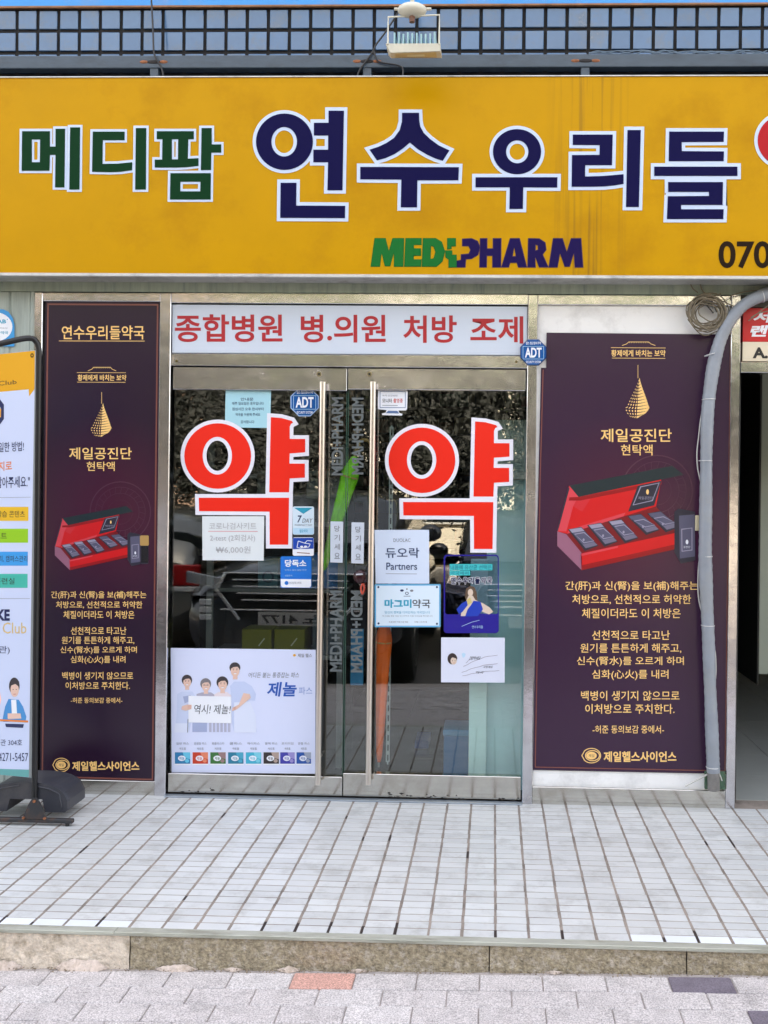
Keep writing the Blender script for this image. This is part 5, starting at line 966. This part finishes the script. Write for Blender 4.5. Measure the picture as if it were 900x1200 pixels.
# ================================================================== ACROSS THE STREET (seen in the glass and steel)
def car(name, loc, rz, paint, label, front, H=1.72, Lg=4.6, Wd=1.9, plate=None, fz=0):
    """lofted body; x = along the car (front at +x), built at the origin then moved"""
    t = thing(name, label, 'car', loc, 'cars parked across the pavement', rz); hw = Wd/2; dk = M('car_black_plastic', (20, 20, 22), .5); gls = M('car_glass_dark', (14, 18, 20), .04, coat=1); lampm = M('car_lamp_clear', (236, 238, 242), .2, .2); red = M('car_lamp_red', (190, 16, 24), .2); tyre = M('tyre_rubber', (24, 24, 24), .8); rim = M('alloy_rim', (150, 150, 152), .3, 1); chr_ = M('car_chrome', (236, 238, 240), .22, 1)
    def put(b, nm, par=None): 
        me = bpy.data.meshes.new(nm); me.from_pydata(b.v, [], b.f)
        for m in b.mats: me.materials.append(m)
        me.polygons.foreach_set('material_index', b.m); me.polygons.foreach_set('use_smooth', b.smooth); o = bpy.data.objects.new(nm, me); COL.objects.link(o); o.parent = par or t; return o
    hood = H*.60+fz*.6
    st = [(-Lg/2, .82, .45, hood*.92), (-Lg/2+.08, .95, .30, hood*.98), (-Lg*.36, 1, .26, hood), (0, 1, .26, hood*1.0), (Lg*.2, 1, .26, hood*.99), (Lg*.3, 1, .26, hood*.97), (Lg*.44, .97, .26, hood*.90), (Lg/2-.05, .90, .28, hood*.80), (Lg/2, .80, .36, hood*.70)]
    def loft(st, m, n=20, pw=3.2):
        vs = []
        for x, w, z0, z1 in st:
            for k in range(n):
                a = 2*PI*k/n+PI/n; c, s = math.cos(a), math.sin(a); r = (abs(c)**pw+abs(s)**pw)**(-1/pw); vs.append((x, hw*w*r*c, (z0+z1)/2+(z1-z0)/2*r*s))
        q = MB(); q.add(vs, [(i*n+k, i*n+(k+1) % n, (i+1)*n+(k+1) % n, (i+1)*n+k) for i in range(len(st)-1) for k in range(n)], m, True); q.add(vs[:n], [tuple(range(n))], m); q.add(vs[-n:], [tuple(range(n))], m); return q
    put(loft(st, paint), 'body')
    cab = put(loft([(-Lg*.47, .80, hood*.9, hood+.1), (-Lg*.42, .84, hood*.9, H-.12), (-Lg*.3, .84, hood*.9, H-.02), (0, .84, hood*.9, H), (Lg*.1, .83, hood*.9, H-.07), (Lg*.27, .84, hood*.9, hood+.06)], paint), 'cabin')
    put(loft([(-Lg*.44, .845, hood+.08, H-.2), (-Lg*.3, .85, hood+.08, H-.13), (0, .85, hood+.08, H-.13), (Lg*.06, .845, hood+.08, H-.2), (Lg*.2, .85, hood+.06, hood+.2)], gls), 'side_windows', cab)
    q = MB(); q.add([(Lg*.115, -hw*.7, H-.12), (Lg*.115, hw*.7, H-.12), (Lg*.285, hw*.78, hood+.06), (Lg*.285, -hw*.78, hood+.06)], [(0, 1, 2, 3)], gls); put(q, 'windscreen', cab)
    for sx in (-1, 1):
        q = MB(); q.ball((Lg*.17, sx*(hw+.09), hood+.14), .07, .11, .085, paint); q.tube([(Lg*.18, sx*hw*.9, hood+.07), (Lg*.17, sx*(hw+.05), hood+.1)], .02, dk, 8); put(q, 'mirror')
        for x in (-Lg*.3, Lg*.31):
            q = MB(); ys = sx*(hw-.1); q.tube([(x, ys-.11*sx, .34), (x, ys-.1*sx, .34), (x, ys+.1*sx, .34), (x, ys+.11*sx, .34)], .34, tyre, 24, rf=lambda u: .94 if u < .1 or u > .9 else 1); wh = put(q, 'wheel'); q = MB(); q.cyl((x, ys+.09*sx, .34), (x, ys+.118*sx, .34), .22, rim, 20); put(q, 'rim', wh)
        xf = Lg/2
        q = MB(); q.prism([[(xf-.04, sx*hw*.56, .74), (xf-.1, sx*hw*.93, .80), (xf-.1, sx*hw*.93, .71), (xf-.04, sx*hw*.56, .67)]], Vector((.055, 0, 0)), lampm); put(q, 'headlight')
        q = MB(); q.prism([[(xf-.05, sx*hw*.60, .60), (xf-.09, sx*hw*.88, .60), (xf-.09, sx*hw*.84, .38), (xf-.05, sx*hw*.66, .38)]], Vector((.05, 0, 0)), dk); f_ = put(q, 'fog_housing')
        for k in range(3): q = MB(); q.box(xf-.01, xf+.012, sx*hw*.74-.05, sx*hw*.74+.05, .41+k*.062, .455+k*.062, lampm, .004); put(q, 'daylight_lamp', f_)
        q = MB(); q.box(-xf-.02, -xf+.06, min(sx*hw*.55, sx*hw*.9), max(sx*hw*.55, sx*hw*.9), .78, .98, red, .01); q.box(-xf-.018, -xf+.06, min(sx*hw*.55, sx*hw*.9), max(sx*hw*.55, sx*hw*.9), .72, .775, lampm, .01); put(q, 'tail_lamp')
    xf = Lg/2; q = MB(); q.prism([[(xf-.0, -hw*.56, .80), (xf, hw*.56, .80), (xf, hw*.62, .66), (xf, hw*.42, .42), (xf, -hw*.42, .42), (xf, -hw*.62, .66)]], Vector((.02, 0, 0)), dk); q.prism([[(xf+.02, -hw*.56, .80), (xf+.02, hw*.56, .80), (xf+.02, hw*.62, .66), (xf+.02, hw*.42, .42), (xf+.02, -hw*.42, .42), (xf+.02, -hw*.62, .66)]], Vector(), dk, side=False); gr = put(q, 'grille')
    for z, m, w in ((.80, chr_, .58), (.745, chr_, .5), (.69, chr_, .5), (.635, chr_, .46), (.58, chr_, .42), (.50, chr_, .6)): q = MB(); q.tube([(xf+.028, -hw*w, z), (xf+.036, 0, z), (xf+.028, hw*w, z)], .008 if m is chr_ else .01, m, 6); put(q, 'grille_bar', gr)
    for s in (-1, 1): q = MB(); q.tube([(xf+.026, s*hw*.56, .80), (xf+.026, s*hw*.64, .66), (xf+.026, s*hw*.44, .42)], .016, chr_, 6); put(q, 'grille_surround', gr)
    q = MB(); q.box(xf+.03, xf+.042, -.26, .26, .375, .485, M('plate_white', (206, 206, 206), .5), .003); pl_ = put(q, 'licence_plate')
    if plate:
        vs, fs = text_mesh(plate, .03, 3); q = MB(); q.add([(xf+.0432, -.235+u*.47, .392+v*.076) for u, v in vs], fs, M('plate_black', (20, 20, 20), .5)); put(q, 'plate_lettering', pl_)
    for o in t.children:
        if o.name.split('.')[0] in ('headlight', 'fog_housing', 'grille', 'licence_plate'): o.location.z = fz
    return t
zr_ = -.27
sx_ = at(345, 690, 3.3).x
car('parked_suv', (-1.65, -3.32-2.32, zr_), PI/2, M('black_car_paint', (44, 48, 58), .16, coat=1), 'black SUV with chrome grille and plate reflected in the left glass door', True, plate='노 4177', fz=.22)
car('parked_car', (-3.65, -4.6-2.3, zr_), -PI/2, M('silver_car_paint', (120, 122, 120), .2, .4, coat=1), 'silver car with red tail lamp reflected at the edge of the left door', False, H=1.5)
car('parked_car', (.42, -5.0-2.3, zr_), PI*.5+.0, M('charcoal_car_paint', (48, 50, 54), .15, .3, coat=1), 'charcoal car reflected in the upper middle of the right door', False, H=1.5)
# trees and buildings opposite
random.seed(21); NL = 5200; LS = 1
bark = M('tree_bark', (96, 80, 62), .9, var=.3, scale=12, bump=.01, bscale=20); leaf = M('tree_leaves', (70, 92, 34), .6, rand=.35, var=.2, scale=2)
def tree_meshes(h, cr):
    b = MB(); b.tube(smooth([(0, 0, -.3), (.05, .03, h*.25), (-.05, .06, h*.5), (.08, 0, h*.8)], 5), .17, bark, 10, rf=lambda t: 1-.6*t)
    for k in range(7):
        a = k*2.4; z = h*(.35+.06*k); b.tube(smooth([(0, 0, z), (math.cos(a)*cr*.4, math.sin(a)*cr*.4, z+h*.12), (math.cos(a)*cr*.75, math.sin(a)*cr*.75, z+h*.2)], 4), .06, bark, 6, rf=lambda t: 1-.7*t)
    c = MB(); vs = []; fs = []
    cl = [(random.gauss(0, cr*.42), random.gauss(0, cr*.42), h*.72+random.gauss(0, h*.15), random.uniform(.35, .7)) for _ in range(60)]
    for _ in range(NL):
        x, y, z, r = random.choice(cl); p = Vector((x+random.gauss(0, r*.5), y+random.gauss(0, r*.5), z+random.gauss(0, r*.4))); d = Vector((random.gauss(0, 1), random.gauss(0, 1), random.gauss(0, .7))).normalized(); e = d.orthogonal().normalized(); s = random.uniform(.05, .11)*LS; n = len(vs)
        vs += [p, p+d*s+e*s*.4, p+d*s*2, p+d*s-e*s*.4]; fs.append((n, n+1, n+2, n+3))
    c.add(vs, fs, leaf); return b, c
tb, tc = tree_meshes(6.5, 2.1)
def mk(b, nm):
    me = bpy.data.meshes.new(nm); me.from_pydata([tuple(v) for v in b.v], [], b.f); [me.materials.append(m) for m in b.mats]; me.polygons.foreach_set('use_smooth', b.smooth); return me
mt_, mc_ = mk(tb, 'trunk'), mk(tc, 'crown')
for k, (x, y, s, lb) in enumerate(((-8.5, -14, 1.1, 'street tree far left across the road'), (-4.2, -13.6, .95, 'street tree left of centre across the road'), (.6, -14.2, 1.05, 'street tree opposite the glass doors'), (4.8, -13.5, .9, 'street tree right of centre across the road'), (9.2, -14, 1.15, 'street tree far right across the road'), (-6.4, -11.2, .9, 'front row tree left across the road'), (-2.3, -11.0, 1.0, 'front row tree facing the left poster'), (2.2, -11.4, .95, 'front row tree facing the right poster'), (6.6, -11, .9, 'front row tree right across the road'))):
    t = thing('street_tree', lb, 'tree', (x, y, -.15), 'trees across the road', k*1.3); t.scale = (s, s, s)
    for me, nm in ((mt_, 'trunk'), (mc_, 'crown')): o = bpy.data.objects.new(nm, me); COL.objects.link(o); o.parent = t
dleaf = M('screening_leaves', (18, 22, 14), .7, rand=.4, var=.2, scale=2)  # shrubs added to hide the bright buildings from the glass reflections
NL = 22000; LS = .6; _, sc_c = tree_meshes(2.6, 2.1); sc_c.mats = [dleaf]; me_s = mk(sc_c, 'foliage')
for k in range(12):
    x = -12.5+k*2.25; y = -10.0-(k % 2)*1.1
    t = thing('screening_shrub', 'dark shrub added across the road to darken reflections, %s' % ('beyond the left end of the shop', 'facing the left wall', 'facing the banner stand', 'left of the left poster', 'facing the left poster', 'facing the left door', 'facing the right door', 'facing the right poster', 'facing the grey conduit', 'facing the neighbour doorway', 'right of the neighbour doorway', 'beyond the right end of the shop')[k], 'shrub', (x, y, -.2), 'shrubs added to darken reflections', k*.9); t.scale = (.9+.1*(k % 3), .9, 1.25+.12*(k % 4)); o = bpy.data.objects.new('foliage', me_s); COL.objects.link(o); o.parent = t
wmat = [M('opposite_brick', (162, 134, 116), .85, var=.2, scale=8), M('opposite_render', (208, 200, 184), .85, var=.1, scale=2), M('opposite_stone', (176, 170, 160), .8, var=.12, scale=3)]
for k, (x0, x1, h, lb) in enumerate(((-22, -7.5, 8.5, 'brick building at the left across the road'), (-7, 5.5, 9.5, 'cream building opposite the pharmacy'), (6, 22, 8, 'grey stone building at the right across the road'))):
    t = thing('opposite_building', lb, 'building', ((x0+x1)/2, -20, -.15), 'buildings across the road'); MB().box(x0, x1, -30, -20, -.15, h, wmat[k]).build('wall', t)
    MB().box(x0-.1, x1+.1, -30, -19.8, h+.001, h+.4, wmat[2-k]).build('parapet', t); wm = M('opposite_window_glass', (30, 38, 44), .05, coat=1); fmw = M('opposite_window_frame', (190, 190, 186), .5)
    n = int((x1-x0)/2.4)
    for r in range(3):
        for i in range(n):
            wx = x0+.7+i*(x1-x0-1)/n; f_ = MB().box(wx-.06, wx+1.46, -20.0, -19.93, .7+r*2.8-.06, 2.2+r*2.8+.06, fmw).build('window', t); MB().box(wx, wx+1.4, -19.93, -19.92, .7+r*2.8, 2.2+r*2.8, wm).build('pane', f_)
bpy.data.objects.remove(TO); bpy.data.curves.remove(TC); bpy.data.scenes.remove(TS)
